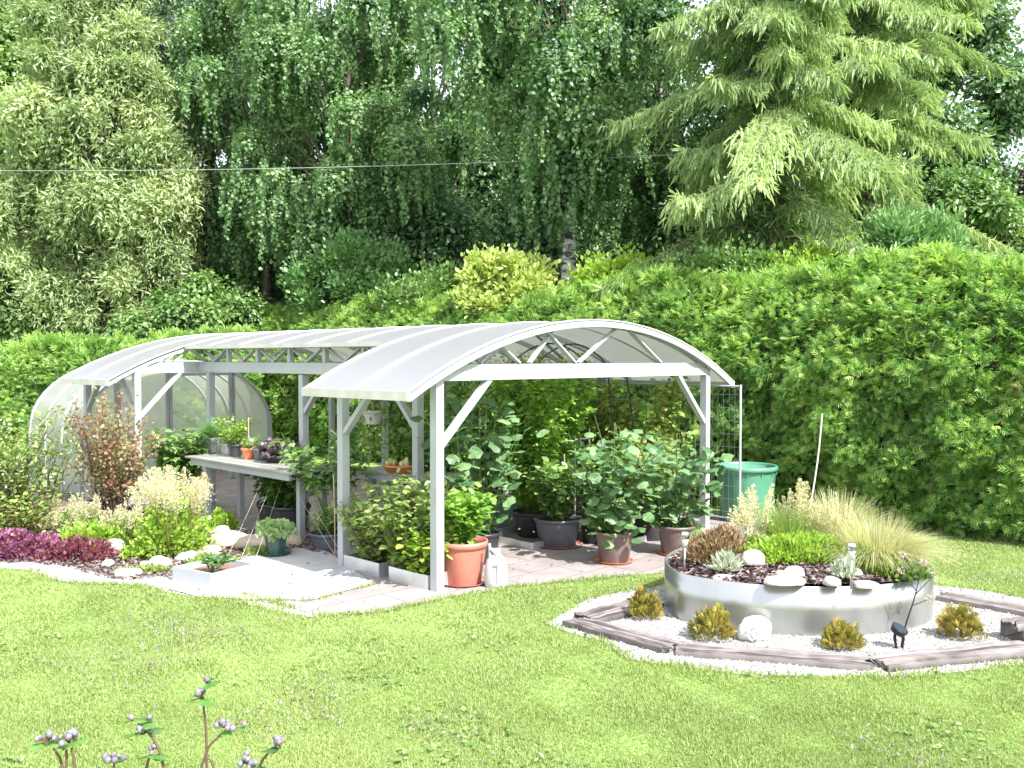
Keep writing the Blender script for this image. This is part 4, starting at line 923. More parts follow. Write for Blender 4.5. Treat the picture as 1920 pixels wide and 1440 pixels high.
potted('vine with round leaves behind the plant shelf, climbing beside the herb bushes', W(1.95, 1.75, 0), .22, .32, 'black', f_herb(1.25, .6, 26, 30, 'darkherb', .11, T_LEAF, 1.9, -.1, .3))
potted('dark plastic tray pot of small seedlings and canes left of the middle post', ap(612, 1030), .19, .2, 'grey_pot', f_herb(.32, .2, 20, 9, 'herb', .06))
# the hexagonal pot on the terrace
c = ap(517, 1042)+Z3*.02; root = thing('potted_plant', 'dark green hexagonal pot of pale round leaves on the white terrace', 'potted plant', c, 'potted plants under the pergola')
saucer(root, c, .17, 'dkgreen_pl', .028); m = MB(); m.lathe([(.002, .01), (.095, .01), (.128, .2), (.136, .2), (.136, .225), (.124, .225), (.118, .19)], c, 6); part('pot', m, M['dkgreen_pl'], root)
ml = MB(); mound(ml, c+Z3*.2, (.19, .19, .16), 330, T_CUC, .06, wid=1.2, up=.6); part('foliage', ml, M['silvergreen'], root)
# tray under the tomato tub
m = MB(); c = ap(985, 1018)+np.array([.0, .12, 0])
for a, b in ((-.45, -.02), (.45, -.02)): m.beam(c+D3*a+P3*-.35+Z3*.045, c+D3*a+P3*.45+Z3*.045, .025, .09)
for b in (-.35, .45): m.beam(c-D3*.437+P3*b+Z3*.045, c+D3*.437+P3*b+Z3*.045, .025, .088)
solo('metal_tray', m, M['alu'], 'low metal tray edging around the tomato tub', 'tray', c)
m = MB(); c = W(.55, 3.35, 0)
for a in (-.55, .75): m.beam(c+D3*a+P3*-.35+Z3*.04, c+D3*a+P3*.45+Z3*.04, .025, .08)
for b in (-.35, .45): m.beam(c-D3*.537+P3*b+Z3*.04, c+D3*.737+P3*b+Z3*.04, .025, .078)
solo('metal_tray', m, M['alu'], 'low metal tray edging behind the brown cucumber pots', 'tray', c)
# things on the long bench
zb = .872
def on_bench(x, y, p): # point on the bench top under a photo pixel
    q = at(x, y, zb); return q
def smallpot(label, c, r, h, mat, fol, **kw): return potted(label, c, r, h, mat, fol, name='potted_plant', group='pots on the long bench', **kw)
def f_grassy(h, n, mat, wd=.004):
    def f(ml, ms, b): fountain(ml, b, n, h, .08, 1.1, .6, wd); return [mat]
    return f
Mcol = M
smallpot('light grey box of blue green chive leaves at the left end of the long bench', on_bench(398, 850, 0)+np.array([0, .1, 0]), .15, .22, 'alu', f_grassy(.38, 700, 'blueshrub'), square=True)
smallpot('small silver trough next to the chive box on the long bench', on_bench(425, 853, 0)+np.array([.04, .06, 0]), .16, .16, 'alu', f_herb(.2, .14, 14, 10, 'limeleaf', .05), square=True)
smallpot('black pot with feathery yellow green plant on the long bench', on_bench(443, 856, 0), .095, .17, 'black', f_herb(.36, .22, 30, 16, 'limeleaf', .05, T_LEAF, 1.4))
r_ = smallpot('small orange pot with a tall stick and a white label on the long bench', on_bench(467, 860, 0), .095, .145, 'orange', f_herb(.15, .09, 14, 8, 'limeleaf', .04))
m = MB(); b = OFF[r_.name]; m.tube([b+Z3*.12, b+Z3*.55+D3*.01], .006, 6); part('stick', m, M['cane'], r_)
m = MB(); m.box(b+np.array([.04, -.02, .22]), (.06, .012, .09)); part('plant_label', m, M['white_pl'], r_)
smallpot('dark grey pot right of the small orange pot on the long bench', on_bench(488, 862, 0), .095, .15, 'grey_pot', f_herb(.12, .08, 10, 8, 'darkherb', .04))
smallpot('tray of curly black purple leaves on the long bench', on_bench(525, 866, 0), .2, .1, 'black', f_mound((.24, .24, .2), 900, 'blackleaf', .06), sx=1.1)
# orange bowl of cacti on the shelf
c = at(750, 886, .852); root = thing('planter_bowl', 'shallow orange ribbed bowl of pale cacti on the plant shelf', 'bowl', c)
m = MB(); m.lathe([(.002, .003), (.15, .003), (.19, .075), (.20, .075), (.20, .095), (.185, .095), (.17, .06), (.002, .06)], c, 40); part('bowl', m, M['orange'], root, smooth=True)
m = MB()
for i in range(9):
    q = c+np.array([rng.normal()*.075, rng.normal()*.06, .06]); h = .06+.07*rng.random(); m.lathe([(.002, 0), (.02, .005), (.028, h*.5), (.02, h*.9), (.002, h)], q, 10, sx=1, sy=1)
part('cacti', m, M['cactus'], root, smooth=True)
# hanging pots
def hanging(label, c, r, h, mat, top, fol, grp=None):
    root = thing('hanging_pot', label, 'hanging pot', c, grp); pot_part(root, c, r, h, mat)
    m = MB()
    for a in (0, 2.1, 4.2): m.tube([c+np.array([math.cos(a)*r, math.sin(a)*r, h]), c+Z3*(top-c[2])], .003, 4)
    part('wires', m, M['galv'], root); ml, ms = MB(), MB(); lm = fol(ml, ms, c+Z3*(h-.04)); part('foliage', ml, [M[x] for x in lm], root)
def f_trail(n, L, mat, size=.05):
    def f(ml, ms, b): strands(ml, b+rng.normal(size=(n, 3))*np.array([.09, .09, .02]), L*(.5+rng.random(n)), .03, T_LEAF, size, .25, wid=1.7); mound(ml, b, (.14, .14, .12), n*10, T_LEAF, size, wid=1.7); return [mat]
    return f
hanging('white square looking pot with a trailing plant hanging under the middle roof', W(2.25, .95, 1.42), .13, .17, 'white_pl', 2.0, f_trail(14, .45, 'herb'))
hanging('white hanging pot to the left of the trailing one, under the middle roof', W(2.62, .95, 1.36), .12, .19, 'white_pl', 2.0, f_trail(12, .3, 'darkherb'))
hanging('small terracotta pot hanging high beneath the roof beam', W(2.15, 1.0, 1.72), .09, .11, 'terra', 2.0, f_trail(10, .3, 'midleaf'))
# grey storage box behind the herbs
root = thing('storage_box', 'grey plastic storage box standing beneath the plant shelf', 'box', W(1.75, 1.3, 0))
m = MB(); m.box(W(1.95, 1.33, .32), (1.0, .4, .64), (D3, P3)); part('body', m, M['greybox'], root)
m = MB(); m.box(W(1.95, 1.33, .665), (1.06, .46, .04), (D3, P3)); part('lid', m, M['alu'], root)
# white jug
def jug():
    c = ap(930, 1102); root = thing('watering_jug', 'white plastic watering jug standing beside the terracotta tub', 'jug', c)
    m = MB(); n = 24
    prof = [(.002, .004), (.09, .004), (.105, .02), (.114, .07), (.112, .16), (.104, .22), (.088, .275), (.062, .31), (.045, .325), (.04, .36), (.046, .375), (.04, .375), (.036, .34)]
    m.lathe(prof, c, n, sx=1., sy=.82); part('body', m, M['white_pl'], root, smooth=True)
    m = MB(); t = np.linspace(0, 1, 12); p = np.stack([c[0]-.05+.125*np.sin(t*np.pi*.62), np.full(12, c[1]-.035), c[2]+.385-.24*t], 1); m.tube(p, .016, 8); part('handle', m, M['white_pl'], root, smooth=True)
    m = MB(); p = np.stack([c[0]-.05-.012*t, np.full(12, c[1]-.02), c[2]+.2+.23*t], 1); m.tube(p, .02-.007*t, 8); part('spout', m, M['white_pl'], root, smooth=True)
    m = MB(); m.box(c+np.array([.012, -.0925, .15]), (.007, .012, .16)); m.box(c+np.array([.0, -.088, .235]), (.05, .02, .012)); part('seam', m, M['greybox'], root)
jug()
# green rain barrel
def barrel():
    c = at(1405, 980)+np.array([.0, .18, 0]); root = thing('rain_barrel', 'big green plastic rain barrel standing by the hedge', 'barrel', c)
    R, h = .395, .745; m = MB(); m.lathe([(.002, .005), (R*.84, .005), (R*.86, .02), (R*.93, h*.5), (R*.98, h-.09), (R*.985, h-.02), (R*.95, h-.02), (R*.9, h*.5), (R*.82, .02)], c, 48); part('body', m, M['green_pl'], root, smooth=True)
    m = MB(); m.lathe([(R*.985, h-.06), (R*1.05, h-.055), (R*1.07, h-.03), (R*1.06, h), (R*1.02, h+.012), (R*.96, h+.005), (R*.95, h-.03)], c, 48); part('rim', m, M['green_pl'], root, smooth=True)
    for q in np.arange(0, 6.28, .5): m = MB(); m.box(c+np.array([math.cos(q)*R*1.0, math.sin(q)*R*1.0, h-.08]), (.012, .012, .05)); part('rib', m, M['green_pl'], root)
    m = MB(); a = np.linspace(0, 2*np.pi, 40, endpoint=False); m.add([c+np.array([math.cos(q)*R*.93, math.sin(q)*R*.93, h-.14]) for q in a], [list(range(40))]); part('water', m, M['water'], root)
barrel()
# black hoses looped over the front beam, green supports
m = MB()
for k, (pa, pb) in enumerate(((1.1, 2.35), (1.55, 2.75))):
    t = np.linspace(0, 1, 20); p = np.array([W(.12+.05*k, pa+(pb-pa)*q, 2.12+.24*math.sin(math.pi*q)**.8) for q in t]); m.tube(p, .009, 6)
for k, (p0, p1) in enumerate(((2.75, 2.95), (3.1, 3.4))):
    t = np.linspace(0, 1, 16); p = np.array([W(.15, p0+(p1-p0)*q, 2.0-1.25*q) for q in t]); m.tube(p, .008, 6)
m.tube([W(.15, 2.86, 1.72), W(.15, 3.2, 1.7)], .006, 6)
solo('irrigation_hose', m, M['blackmetal'], 'black irrigation hoses arching over the front beam and hanging down', 'hose', W(.12, 2.4, 1.2))
def canes():
    spots = [(ap(1060, 1015), 1.05, 'cane in the bean tub'), (ap(962, 1000)+np.array([.1, .2, 0]), 1.7, 'tall cane in the tomato tub'), (at(628, 1040), .9, 'thin cane rising from the seedling tray')]
    for c, h, lab in spots:
        m = MB(); m.tube([c, c+Z3*h*.5, c+Z3*h+D3*.02], .007, 6); solo('bamboo_cane', m, M['cane'], 'pale '+lab, 'cane', c, 'canes among the pots')
    m = MB()
    for x, y, x2, y2 in ((505, 872, 410, 1052), (522, 874, 440, 1048), (538, 876, 470, 1045)):
        m.tube([at(x, y, .80), at(x2, y2+30, .02)], .0014, 4)
    for x, x2 in ((556, 640), (570, 655)): m.tube([at(x-20, 890, .78), at(x2, 1062, .03)], .0014, 4)
    solo('training_strings', m, M['twine'], 'slanting pale strings tied from the long bench to the ground', 'strings', at(480, 1050))
    m = MB()
    c = W(1.0, 3.3, 0)
    for q in (-.14, .14): m.tube([c+P3*q, c+P3*q+Z3*1.3], .012, 6)
    m.tube([c-P3*.14+Z3*1.18, c+P3*.14+Z3*1.18], .01, 6)
    solo('plant_support', m, M['alu'], 'small silver ladder shaped plant support among the pots', 'plant support', c)
canes()
# sheet metal planters between the two left posts
def planter(label, d0, d1, p0, p1, h):
    root = thing('metal_planter', label, 'planter', W((d0+d1)/2, (p0+p1)/2, 0), 'low metal planters between the posts'); m = MB(); t = .02
    m.beam(W(d0, p0, h/2), W(d1, p0, h/2), t, h); m.beam(W(d0, p1, h/2), W(d1, p1, h/2), t, h)
    m.beam(W(d0+t/2, p0+t/2, h/2), W(d0+t/2, p1-t/2, h/2), t, h-.004); m.beam(W(d1-t/2, p0+t/2, h/2), W(d1-t/2, p1-t/2, h/2), t, h-.004)
    part('walls', m, M['alu'], root); m = MB(); m.add([W(d0+t, p0+t, h-.04), W(d0+t, p1-t, h-.04), W(d1-t, p1-t, h-.04), W(d1-t, p0+t, h-.04)], [(3, 2, 1, 0)]); part('soil', m, M['soil'], root)
planter('low metal planter nearest the front left post holding leafy herbs', .08, .66, -.05, .42, .15)
planter('low metal planter farther from the front left post holding sage bushes', .82, 1.42, -.05, .42, .15)
def herbbush(label, c, h, sp, ns, per, mat, size, seed, wid=1.7):
    root = thing('herb_bush', label, 'herb bush', c, 'herb bushes in the metal planters'); ml, ms = MB(), MB(); stems_leaves(ml, ms, c, h, sp, ns, per, T_LEAF, size, up=.15, stemr=.005, lo=.05, pet=.06, wid=wid)
    part('leaves', ml, M[mat], root); part('stems', ms, M['brownstem'], root)
herbbush('tall herb bush with long pale leaves, just left of the front left post', W(.55, .12, .11), .84, .42, 60, 20, 'herb', .095, 1)
herbbush('bright green low herb spilling over the nearer metal planter', W(.28, .06, .11), .40, .28, 46, 14, 'limeleaf', .075, 2, 2.)
herbbush('small leaved herb bush in the farther metal planter', W(1.12, .12, .11), .62, .40, 90, 24, 'herb', .06, 3)
herbbush('tall leafy sage stalks at the back of the herb bushes', W(.75, .35, .11), .9, .34, 40, 18, 'herb', .085, 4, 1.5)
#==BEDS==
# ------------------------------------------------------------------ left flower bed
def gp(x, y): q = at(x, y); q[2] = gz(q[0], q[1]); return q
def bedstone(label, x, y, r, mat='stone', seed=1, z=0.):
    c = gp(x, y)+Z3*z; m = MB(); stone_mesh(m, c+Z3*r[2]*.2, r, seed); solo('stone', m, M[mat], label, 'stone', c, 'stones in the flower bed', True)
bedstone('long pale stone at the tip of the flower bed by the gravel path', 240, 1080, (.13, .09, .07), 'stone', 1)
bedstone('small white stone right of the burgundy leaves', 202, 1062, (.065, .06, .06), 'stone', 2)
bedstone('rounded white stone behind the burgundy leaves', 215, 1032, (.13, .10, .10), 'stone', 3)
bedstone('tan stone just left of the white planter box', 300, 1062, (.12, .10, .09), 'tanstone', 4)
bedstone('small tan stone below the pale shrub stems', 272, 1062, (.06, .05, .05), 'tanstone', 5)
bedstone('pinkish rock behind the small lime mound', 283, 1024, (.12, .1, .13), 'tanstone', 6)
bedstone('large tan boulder between the pale shrub and the hexagonal pot', 425, 1022, (.28, .2, .12), 'tanstone', 7)
bedstone('second tan boulder, to the right of the largest one', 478, 1024, (.25, .2, .10), 'tanstone', 8)
bedstone('flat tan rock at the foot of the large boulder', 392, 1040, (.15, .12, .09), 'tanstone', 9)
bedstone('pale stone behind the white planter box', 350, 1052, (.13, .09, .09), 'stone', 10)
bedstone('round pale stone by the small spurge beside the middle post', 415, 1000, (.10, .1, .08), 'tanstone', 11)
bedstone('grey rock beside the terrace edge behind the hexagonal pot', 545, 1022, (.16, .12, .10), 'tanstone', 12)
bedstone('white rock in front of the cream flowers on the rear path', 85, 1022, (.14, .1, .09), 'stone', 13)
# white planter box with strawberry plant
def pbox():
    a, b = ap(326, 1090), ap(398, 1105); u = (b-a)/np.linalg.norm(b-a); v = np.array([-u[1], u[0], 0]); L, Wd, h, t = np.linalg.norm(b-a), .52, .15, .03
    root = thing('planter_box', 'white metal planter box of soil at the corner of the terrace', 'planter', a); m = MB()
    def wl(p, q): m.beam(p+Z3*h/2, q+Z3*h/2, t, h)
    wl(a, b); wl(a+v*Wd, b+v*Wd); m.beam(a+u*t/2+v*t/2+Z3*h/2, a+u*t/2+v*(Wd-t/2)+Z3*h/2, t, h-.005); m.beam(b-u*t/2+v*t/2+Z3*h/2, b-u*t/2+v*(Wd-t/2)+Z3*h/2, t, h-.005)
    part('walls', m, M['white'], root); m = MB(); m.add([a+Z3*.09, b+Z3*.09, b+v*Wd+Z3*.09, a+v*Wd+Z3*.09], [(0, 1, 2, 3)]); part('soil', m, M['soil2'], root)
    c = a+u*L*.62+v*Wd*.35+Z3*.1; s = thing('strawberry_plant', 'small dark green strawberry plant in the white planter box', 'plant', c); ml, ms = MB(), MB()
    stems_leaves(ml, ms, c, .17, .16, 22, 3, T_CUC, .075, up=.2, lo=.6); part('leaves', ml, M['darkherb'], s); part('stems', ms, M['stem'], s)
pbox()
# left edge shrubs
def plant(name, label, cat, c, builders, group='plants of the flower bed'):
    root = thing(name, label, cat, c, group)
    for pn, fn, mats in builders:
        m = MB(); fn(m)
        if m.n: part(pn, m, [M[q] for q in mats], root)
    return root
def stemmy(name, label, c, h, sp, ns, per, size, mat, smat='brownstem', T=T_LEAF, wid=1.7, up=.2, stemr=.006, lo=.1, lean=None, pet=.08, group='plants of the flower bed', cat='shrub'):
    root = thing(name, label, cat, c, group); ml, ms = MB(), MB(); stems_leaves(ml, ms, c, h, sp, ns, per, T, size, up, stemr, lo, lean, pet=pet, wid=wid)
    part('leaves', ml, M[mat], root); part('stems', ms, M[smat], root)
stemmy('leafy_shrub', 'green shrub with flecks of white flower at the left edge of the photo', gp(-5, 1000), 1.55, .75, 90, 34, .075, 'herb')
stemmy('leafy_shrub', 'low reddish green shrub below the left edge shrub', gp(20, 1008), .55, .55, 60, 20, .06, 'tomato')
stemmy('leafy_shrub', 'slender upright shrub with oval leaves in front of the first greenhouse hoop', gp(75, 985), 1.25, .42, 16, 22, .075, 'herb', stemr=.008)
def wf(m):
    n = 240; c = gp(-5, 1000); P = c+np.stack([rng.normal(size=n)*.4, rng.normal(size=n)*.4, .5+1.0*rng.random(n)], 1); m.scatter(T_DIA, P, rnd(n), rnd(n), .03, None, wid=1.6)
plant('white_flower_sprays', 'tiny white flower sprays through the shrub at the left edge', 'flowers', gp(-5, 1000), [('blossoms', wf, ['whiteflower'])])
# barberry
def barberry():
    c = gp(212, 985); root = thing('barberry_bush', 'red and bronze leaved barberry in front of the left pergola post', 'shrub', c, 'plants of the flower bed'); ml, ms = MB(), MB()
    for i in range(50):
        a = rng.random()*6.28; o = np.array([math.cos(a)*.56, math.sin(a)*.45, 0])*math.sqrt(rng.random()); H = 1.15+.9*rng.random()-.5*abs(o[0]); k = 8; t = np.linspace(0, 1, k)[:, None]
        p = c+o*.15+o*t**1.4*.95+Z3*H*t+rng.normal(size=(k, 3))*.03*t; ms.tube(p, np.linspace(.008, .002, k), 4)
        n = 85; u = .42+.58*rng.random(n)**.8; q = np.stack([np.interp(u, t[:, 0], p[:, w_]) for w_ in range(3)], 1)+rnd(n)*.12*rng.random((n, 1)); d = rnd(n)+Z3*.2
        ml.scatter(T_DIA, q, d, rnd(n)+Z3*.4, .034+.026*rng.random(n), np.clip(.55*rng.random()+.5*rng.random(n), 0, 1), wid=1.6)
    part('leaves', ml, M['barberry'], root); part('stems', ms, M['brownstem'], root)
barberry()
# cream plumed shrubs
def plumeshrub(label, c, h, sp, n, lowmat, pl, pw, dots=70, ln=900, ls=.06, lr=None):
    root = thing('plume_shrub', label, 'shrub', c, 'plants of the flower bed'); ml, mp, ms = MB(), MB(), MB(); lr = lr or sp
    mound(ml, c+Z3*h*.05, (lr, lr, h*.72), ln, T_LEAF, ls, wid=1.7, shell=.25); plumes(mp, ms, c, n, h, sp, pl, pw, dots, .022)
    part('leaves', ml, M[lowmat], root); part('plumes', mp, M['cream'], root); part('stems', ms, M['palestem'], root)
plumeshrub('large cream plumed shrub with lime leaves before the long bench', gp(325, 1040), .90, .46, 60, 'limeleaf', .22, .19, 150, 1900, .055, lr=.44)
plumeshrub('cream plumed clump in front of the greenhouse side wall', gp(150, 1000), .50, .34, 26, 'herb', .24, .08, 100, 600, .05)
plumeshrub('pale straw coloured clump beside the rear path', gp(95, 992), .34, .34, 26, 'cream', .2, .08, 90, 300, .05)
plumeshrub('pale cream clump at the foot of the left post', gp(235, 1012), .40, .3, 26, 'herb', .2, .08, 90, 500, .05)
def mnd(name, label, x, y, r, n, size, mat, T=T_LEAF, wid=1.9, group='plants of the flower bed', cat='plant', z=0., up=.5, out=1.):
    c = gp(x, y)+Z3*z; return plant(name, label, cat, c, [('foliage', lambda m: mound(m, c, r, n, T, size, out=out, up=up, wid=wid, shell=.4), [mat])], group)
mnd('hosta_mound', 'bright lime green mound between the cream clumps and the burgundy leaves', 165, 1028, (.42, .3, .24), 1500, .075, 'limeleaf')
mnd('small_mound', 'small lime green tuft in front of the pinkish rock', 262, 1045, (.2, .16, .14), 700, .05, 'limeleaf')
mnd('small_mound', 'green sprawling mound right of the small lime tuft', 310, 1040, (.28, .2, .13), 700, .045, 'herb')
mnd('small_spurge', 'small yellow green spurge beside the tan boulders', 418, 992, (.19, .16, .22), 600, .06, 'limeleaf')
mnd('moss_cushion', 'mossy olive cushion between the boulder and the hexagonal pot', 490, 1040, (.2, .14, .08), 900, .03, 'tomato')
mnd('creeping_plant', 'low grey green creeper at the foot of the boulders', 400, 1056, (.36, .16, .07), 900, .03, 'herb')
mnd('creeping_plant', 'thin brownish groundcover in front of the tan stone', 270, 1072, (.34, .16, .04), 700, .03, 'tomato')
def purple(label, x, y, r, n, mat):
    c = gp(x, y); plant('flowering_groundcover', label, 'flowers', c, [('foliage', lambda m: mound(m, c, r, n//2, T_LEAF, .05, wid=1.8, lump=.3), ['burgundy']), ('blossoms', lambda m: mound(m, c+Z3*.02, r, n, T_DIA, .03, wid=1.6, lump=.3, shell=.8), [mat])])
purple('magenta flower carpet at the left edge beside the gravel path', -10, 1046, (.62, .26, .26), 3400, 'purpleflower')
purple('magenta flower carpet continuing right towards the burgundy leaves', 60, 1044, (.36, .22, .20), 1600, 'purpleflower')
purple('burgundy leaved carpet with a few magenta flowers beside the lime mound', 140, 1050, (.46, .22, .2), 1100, 'burgundy')

# ------------------------------------------------------------------ raised round bed on white gravel
BED = np.array([[1.37, 7.78], [1.5, 7.55], [1.83, 7.33], [2.15, 7.23], [2.43, 7.20], [2.75, 7.22], [2.99, 7.29], [3.3, 7.44], [3.55, 7.7], [3.66, 8.05], [3.55, 8.5], [3.2, 8.95], [2.6, 9.15], [2.0, 9.05], [1.6, 8.7], [1.38, 8.25]])
def smoothloop(P, n=8):
    out = []; k = len(P)
    for i in range(k):
        p0, p1, p2, p3 = P[i-1], P[i], P[(i+1) % k], P[(i+2) % k]
        for t in np.arange(n)/n: out.append(.5*((2*p1)+(-p0+p2)*t+(2*p0-5*p1+4*p2-p3)*t*t+(-p0+3*p1-3*p2+p3)*t**3))
    return np.array(out)
LOOP = smoothloop(BED); BC = BED.mean(0)
def bedz(P): # soil heaps up a little in the middle
    r = np.linalg.norm((np.atleast_2d(P)-BC)/np.array([1.15, 1.05]), axis=1); return .36+.13*np.clip(1-r*r, 0, 1)
def raised():
    root = thing('raised_bed', 'raised bed walled with a ring of bare sheet metal on the white gravel', 'raised bed', np.array([*BC, 0]))
    n = len(LOOP); m = MB(); inn = BC+(LOOP-BC)*.985; v = []
    for P, Q in zip(LOOP, inn): v += [[*P, 0], [*P, .2], [*P, .4], [*Q, .4], [*Q, .05]]
    f = [(5*i+a, 5*((i+1) % n)+a, 5*((i+1) % n)+a+1, 5*i+a+1) for i in range(n) for a in range(4)]
    m.add(v, f); part('metal_wall', m, M['sheet'], root, smooth=True)
    m = MB(); v = []; R = np.linspace(0, .984, 10)
    for r in R:
        q = BC+(LOOP-BC)*r; v += [[*a, z] for a, z in zip(q, bedz(q))]
    i, j = np.meshgrid(np.arange(9), np.arange(n), indexing='ij'); j2 = (j+1) % n
    m.add(v, np.stack([i*n+j, (i+1)*n+j, (i+1)*n+j2, i*n+j2], -1).reshape(-1, 4)); part('soil', m, M['mulch'], root, smooth=True)
    m = MB(); N = 9000; a = rng.integers(0, n, N); r = np.sqrt(rng.random(N))*.97; q = BC+(LOOP[a]-BC)*r[:, None]; d = rnd(N); d[:, 2] *= .35
    m.scatter(T_CHIP, np.stack([q[:, 0], q[:, 1], bedz(q)+.004+.014*rng.random(N)], 1), d, Z3+rnd(N)*.5, .025+.04*rng.random(N), None, wid=.6); part('bark_chips', m, M['chips'], root, kind='stuff')
    m = MB(); 
    for k in range(3): m.tube([[*LOOP[14+k*18], .4], [*LOOP[14+k*18], .4]+np.array([0, 0, .004])], .008, 6)
raised()
def rp(x, y):                                        # point on the raised bed's soil
    q = at(x, y, .4); z = bedz(q[:2])[0]; q = at(x, y, z); return q
def rstone(label, x, y, r, mat, seed): c = rp(x, y); c[:2] = c[:2]+(BC-c[:2])*.085; m = MB(); stone_mesh(m, c+Z3*r[2]*.35, r, seed); solo('stone', m, M[mat], label, 'stone', c, 'stones on the raised bed', True)
rstone('grey white rock beside the brown heather on the raised bed', 1402, 1060, (.10, .09, .085), 'stone', 21)
rstone('long flat cream stone lying on the metal rim of the raised bed', 1470, 1100, (.17, .07, .05), 'tanstone2', 22)
rstone('short cream stone on the left part of the metal rim', 1350, 1090, (.12, .05, .035), 'tanstone2', 23)
rstone('tan stone at the edge of the lime mound on the raised bed', 1487, 1083, (.08, .06, .055), 'tanstone2', 24)
rstone('small tan stone left of the lime mound edge stone', 1460, 1084, (.045, .04, .035), 'tanstone', 25)
rstone('broken pale stone right of the long flat cream stone', 1568, 1102, (.07, .05, .05), 'stone', 26)
rstone('low cream stone on the right part of the metal rim', 1638, 1106, (.10, .06, .04), 'tanstone2', 27)
rstone('flat white stone behind the right garden light', 1600, 1080, (.11, .07, .04), 'stone', 28)
M_ = None
# plants of the raised bed
def rmound(name, label, x, y, r, n, size, mat, T=T_LEAF, wid=1.7, up=.5, cat='plant'):
    c = rp(x, y); return plant(name, label, cat, c, [('foliage', lambda m: mound(m, c, r, n, T, size, up=up, wid=wid, shell=.25), [mat])], 'plants on the raised bed')
rmound('heather', 'brown dried heather at the left end of the raised bed', 1345, 1052, (.27, .2, .28), 4200, .045, 'heather', T_NAR, 2., 1.)
rmound('lime_mound', 'bright lime green leafy mound in the middle of the raised bed', 1495, 1048, (.50, .26, .20), 9000, .042, 'limeleaf', T_NAR, 3.0, up=.8)
rmound('low_herb', 'low soft green herb between the brown heather and the lime mound', 1415, 1042, (.22, .18, .17), 1400, .05, 'herb', T_NAR, 2.4, .8)
rmound('low_herb', 'grey green herb to the right of the lime mound before the fountain grass', 1598, 1062, (.2, .16, .15), 1100, .045, 'herb', T_NAR, 2.2, .8)
rmound('low_herb', 'straw tinged low herb under the fountain grass', 1665, 1078, (.22, .14, .14), 900, .05, 'tomato', T_NAR, 2.2, .8)
rmound('silver_tuft', 'small silvery tuft beside the grey white rock', 1362, 1070, (.10, .08, .13), 300, .07, 'silver', T_NAR, 1.6, .8)
rmound('low_herb', 'low green herb at the right end of the raised bed', 1700, 1085, (.2, .14, .12), 500, .05, 'midleaf')
rmound('silver_tuft', 'pale green rosette left of the right garden light', 1583, 1082, (.07, .06, .12), 160, .08, 'silver', T_NAR, 2.4, .8)
def grassclump(label, x, y, n, L, r0, mat, spread, bend, dz=0., wd=.004, up=1.):
    c = rp(x, y); plant('ornamental_grass', label, 'grass clump', c, [('blades', lambda m: fountain(m, c-Z3*.02, n, L, r0, spread, bend, wd, up=up), [mat])], 'plants on the raised bed')
grassclump('wide straw coloured fountain grass at the right of the raised bed', 1640, 1056, 4200, .60, .24, 'reed', 1.1, .55, wd=.0030, up=.82)
grassclump('green grass clump behind the lime mound', 1480, 1030, 1700, .5, .2, 'herb', .9, .5, wd=.005)
grassclump('grey green grass clump at the back between the plumes and the fountain grass', 1570, 1030, 1700, .62, .2, 'reed', .9, .5)
def pl(label, x, y, h, sp, n, plh, pw, dots):
    c = rp(x, y); root = thing('plume_flower', label, 'flowers', c, 'plants on the raised bed'); mp, ms = MB(), MB(); plumes(mp, ms, c, n, h, sp, plh, pw, dots, .02); part('plumes', mp, M['cream'], root); part('stems', ms, M['palestem'], root)
pl('cream flower plumes in front of the rain barrel', 1415, 1035, .56, .16, 13, .2, .08, 120)
pl('tall cream flower plumes just right of the rain barrel', 1492, 1028, .62, .13, 9, .24, .08, 140)
pl('drooping cream flower plumes before the fountain grass', 1560, 1040, .52, .24, 12, .2, .05, 90)
pl('low cream flower plumes left of the barrel plumes', 1385, 1040, .40, .16, 10, .18, .05, 90)
# dried flower stems by the spotlight
def dried():
    c = at(1690, 1200); root = thing('dried_flower_stem', 'dark bare stem with dried pink flower heads leaning before the metal wall', 'plant', c); ms, mf = MB(), MB()
    P = lambda x, y: at_depth(x, y, c[1]+.02)
    main = [P(1692, 1195), P(1700, 1165), P(1712, 1130), P(1718, 1108)]; ms.tube(main, [.007, .006, .005, .004], 6)
    for pts in ([(1718, 1108), (1700, 1085), (1690, 1070)], [(1718, 1108), (1724, 1080), (1732, 1055)], [(1716, 1115), (1735, 1095), (1752, 1078)], [(1712, 1135), (1730, 1128), (1742, 1122)], [(1722, 1090), (1705, 1060), (1692, 1040)]):
        q = [P(*k) for k in pts]; ms.tube(q, [.004, .003, .002], 5); mf = MB(); mound(mf, q[-1], (.022, .022, .022), 40, T_DIA, .016, half=False, wid=1.5); part('flower_head', mf, M['driedpink'], root)
    part('stem', ms, M['blackmetal'], root)
def at_depth(x, y, Y):
    u, v = (x-960)/FOC, -(y-720)/FOC; r = np.array([u, _c+v*_s, v*_c-_s]); return np.array([0, 0, CAM_H])+r*(Y/r[1])
dried()
def gardenlight(label, x, y):
    c = rp(x, y); root = thing('garden_light', label, 'garden light', c, 'solar lights on the raised bed'); m = MB()
    m.tube([c, c+Z3*.25], .011, 10); part('pole', m, M['stainless'], root, smooth=True)
    m = MB(); m.lathe([(.002, .235), (.016, .235), (.03, .31), (.028, .312), (.002, .312)], c, 16); part('lens', m, M['lightlens'], root, smooth=True)
    m = MB(); m.lathe([(.03, .311), (.037, .313), (.038, .355), (.03, .368), (.002, .372)], c, 20); part('cap', m, M['stainless'], root, smooth=True)
gardenlight('stainless garden light at the left tip of the raised bed', 1284, 1078); gardenlight('stainless garden light near the right end of the raised bed', 1596, 1106)
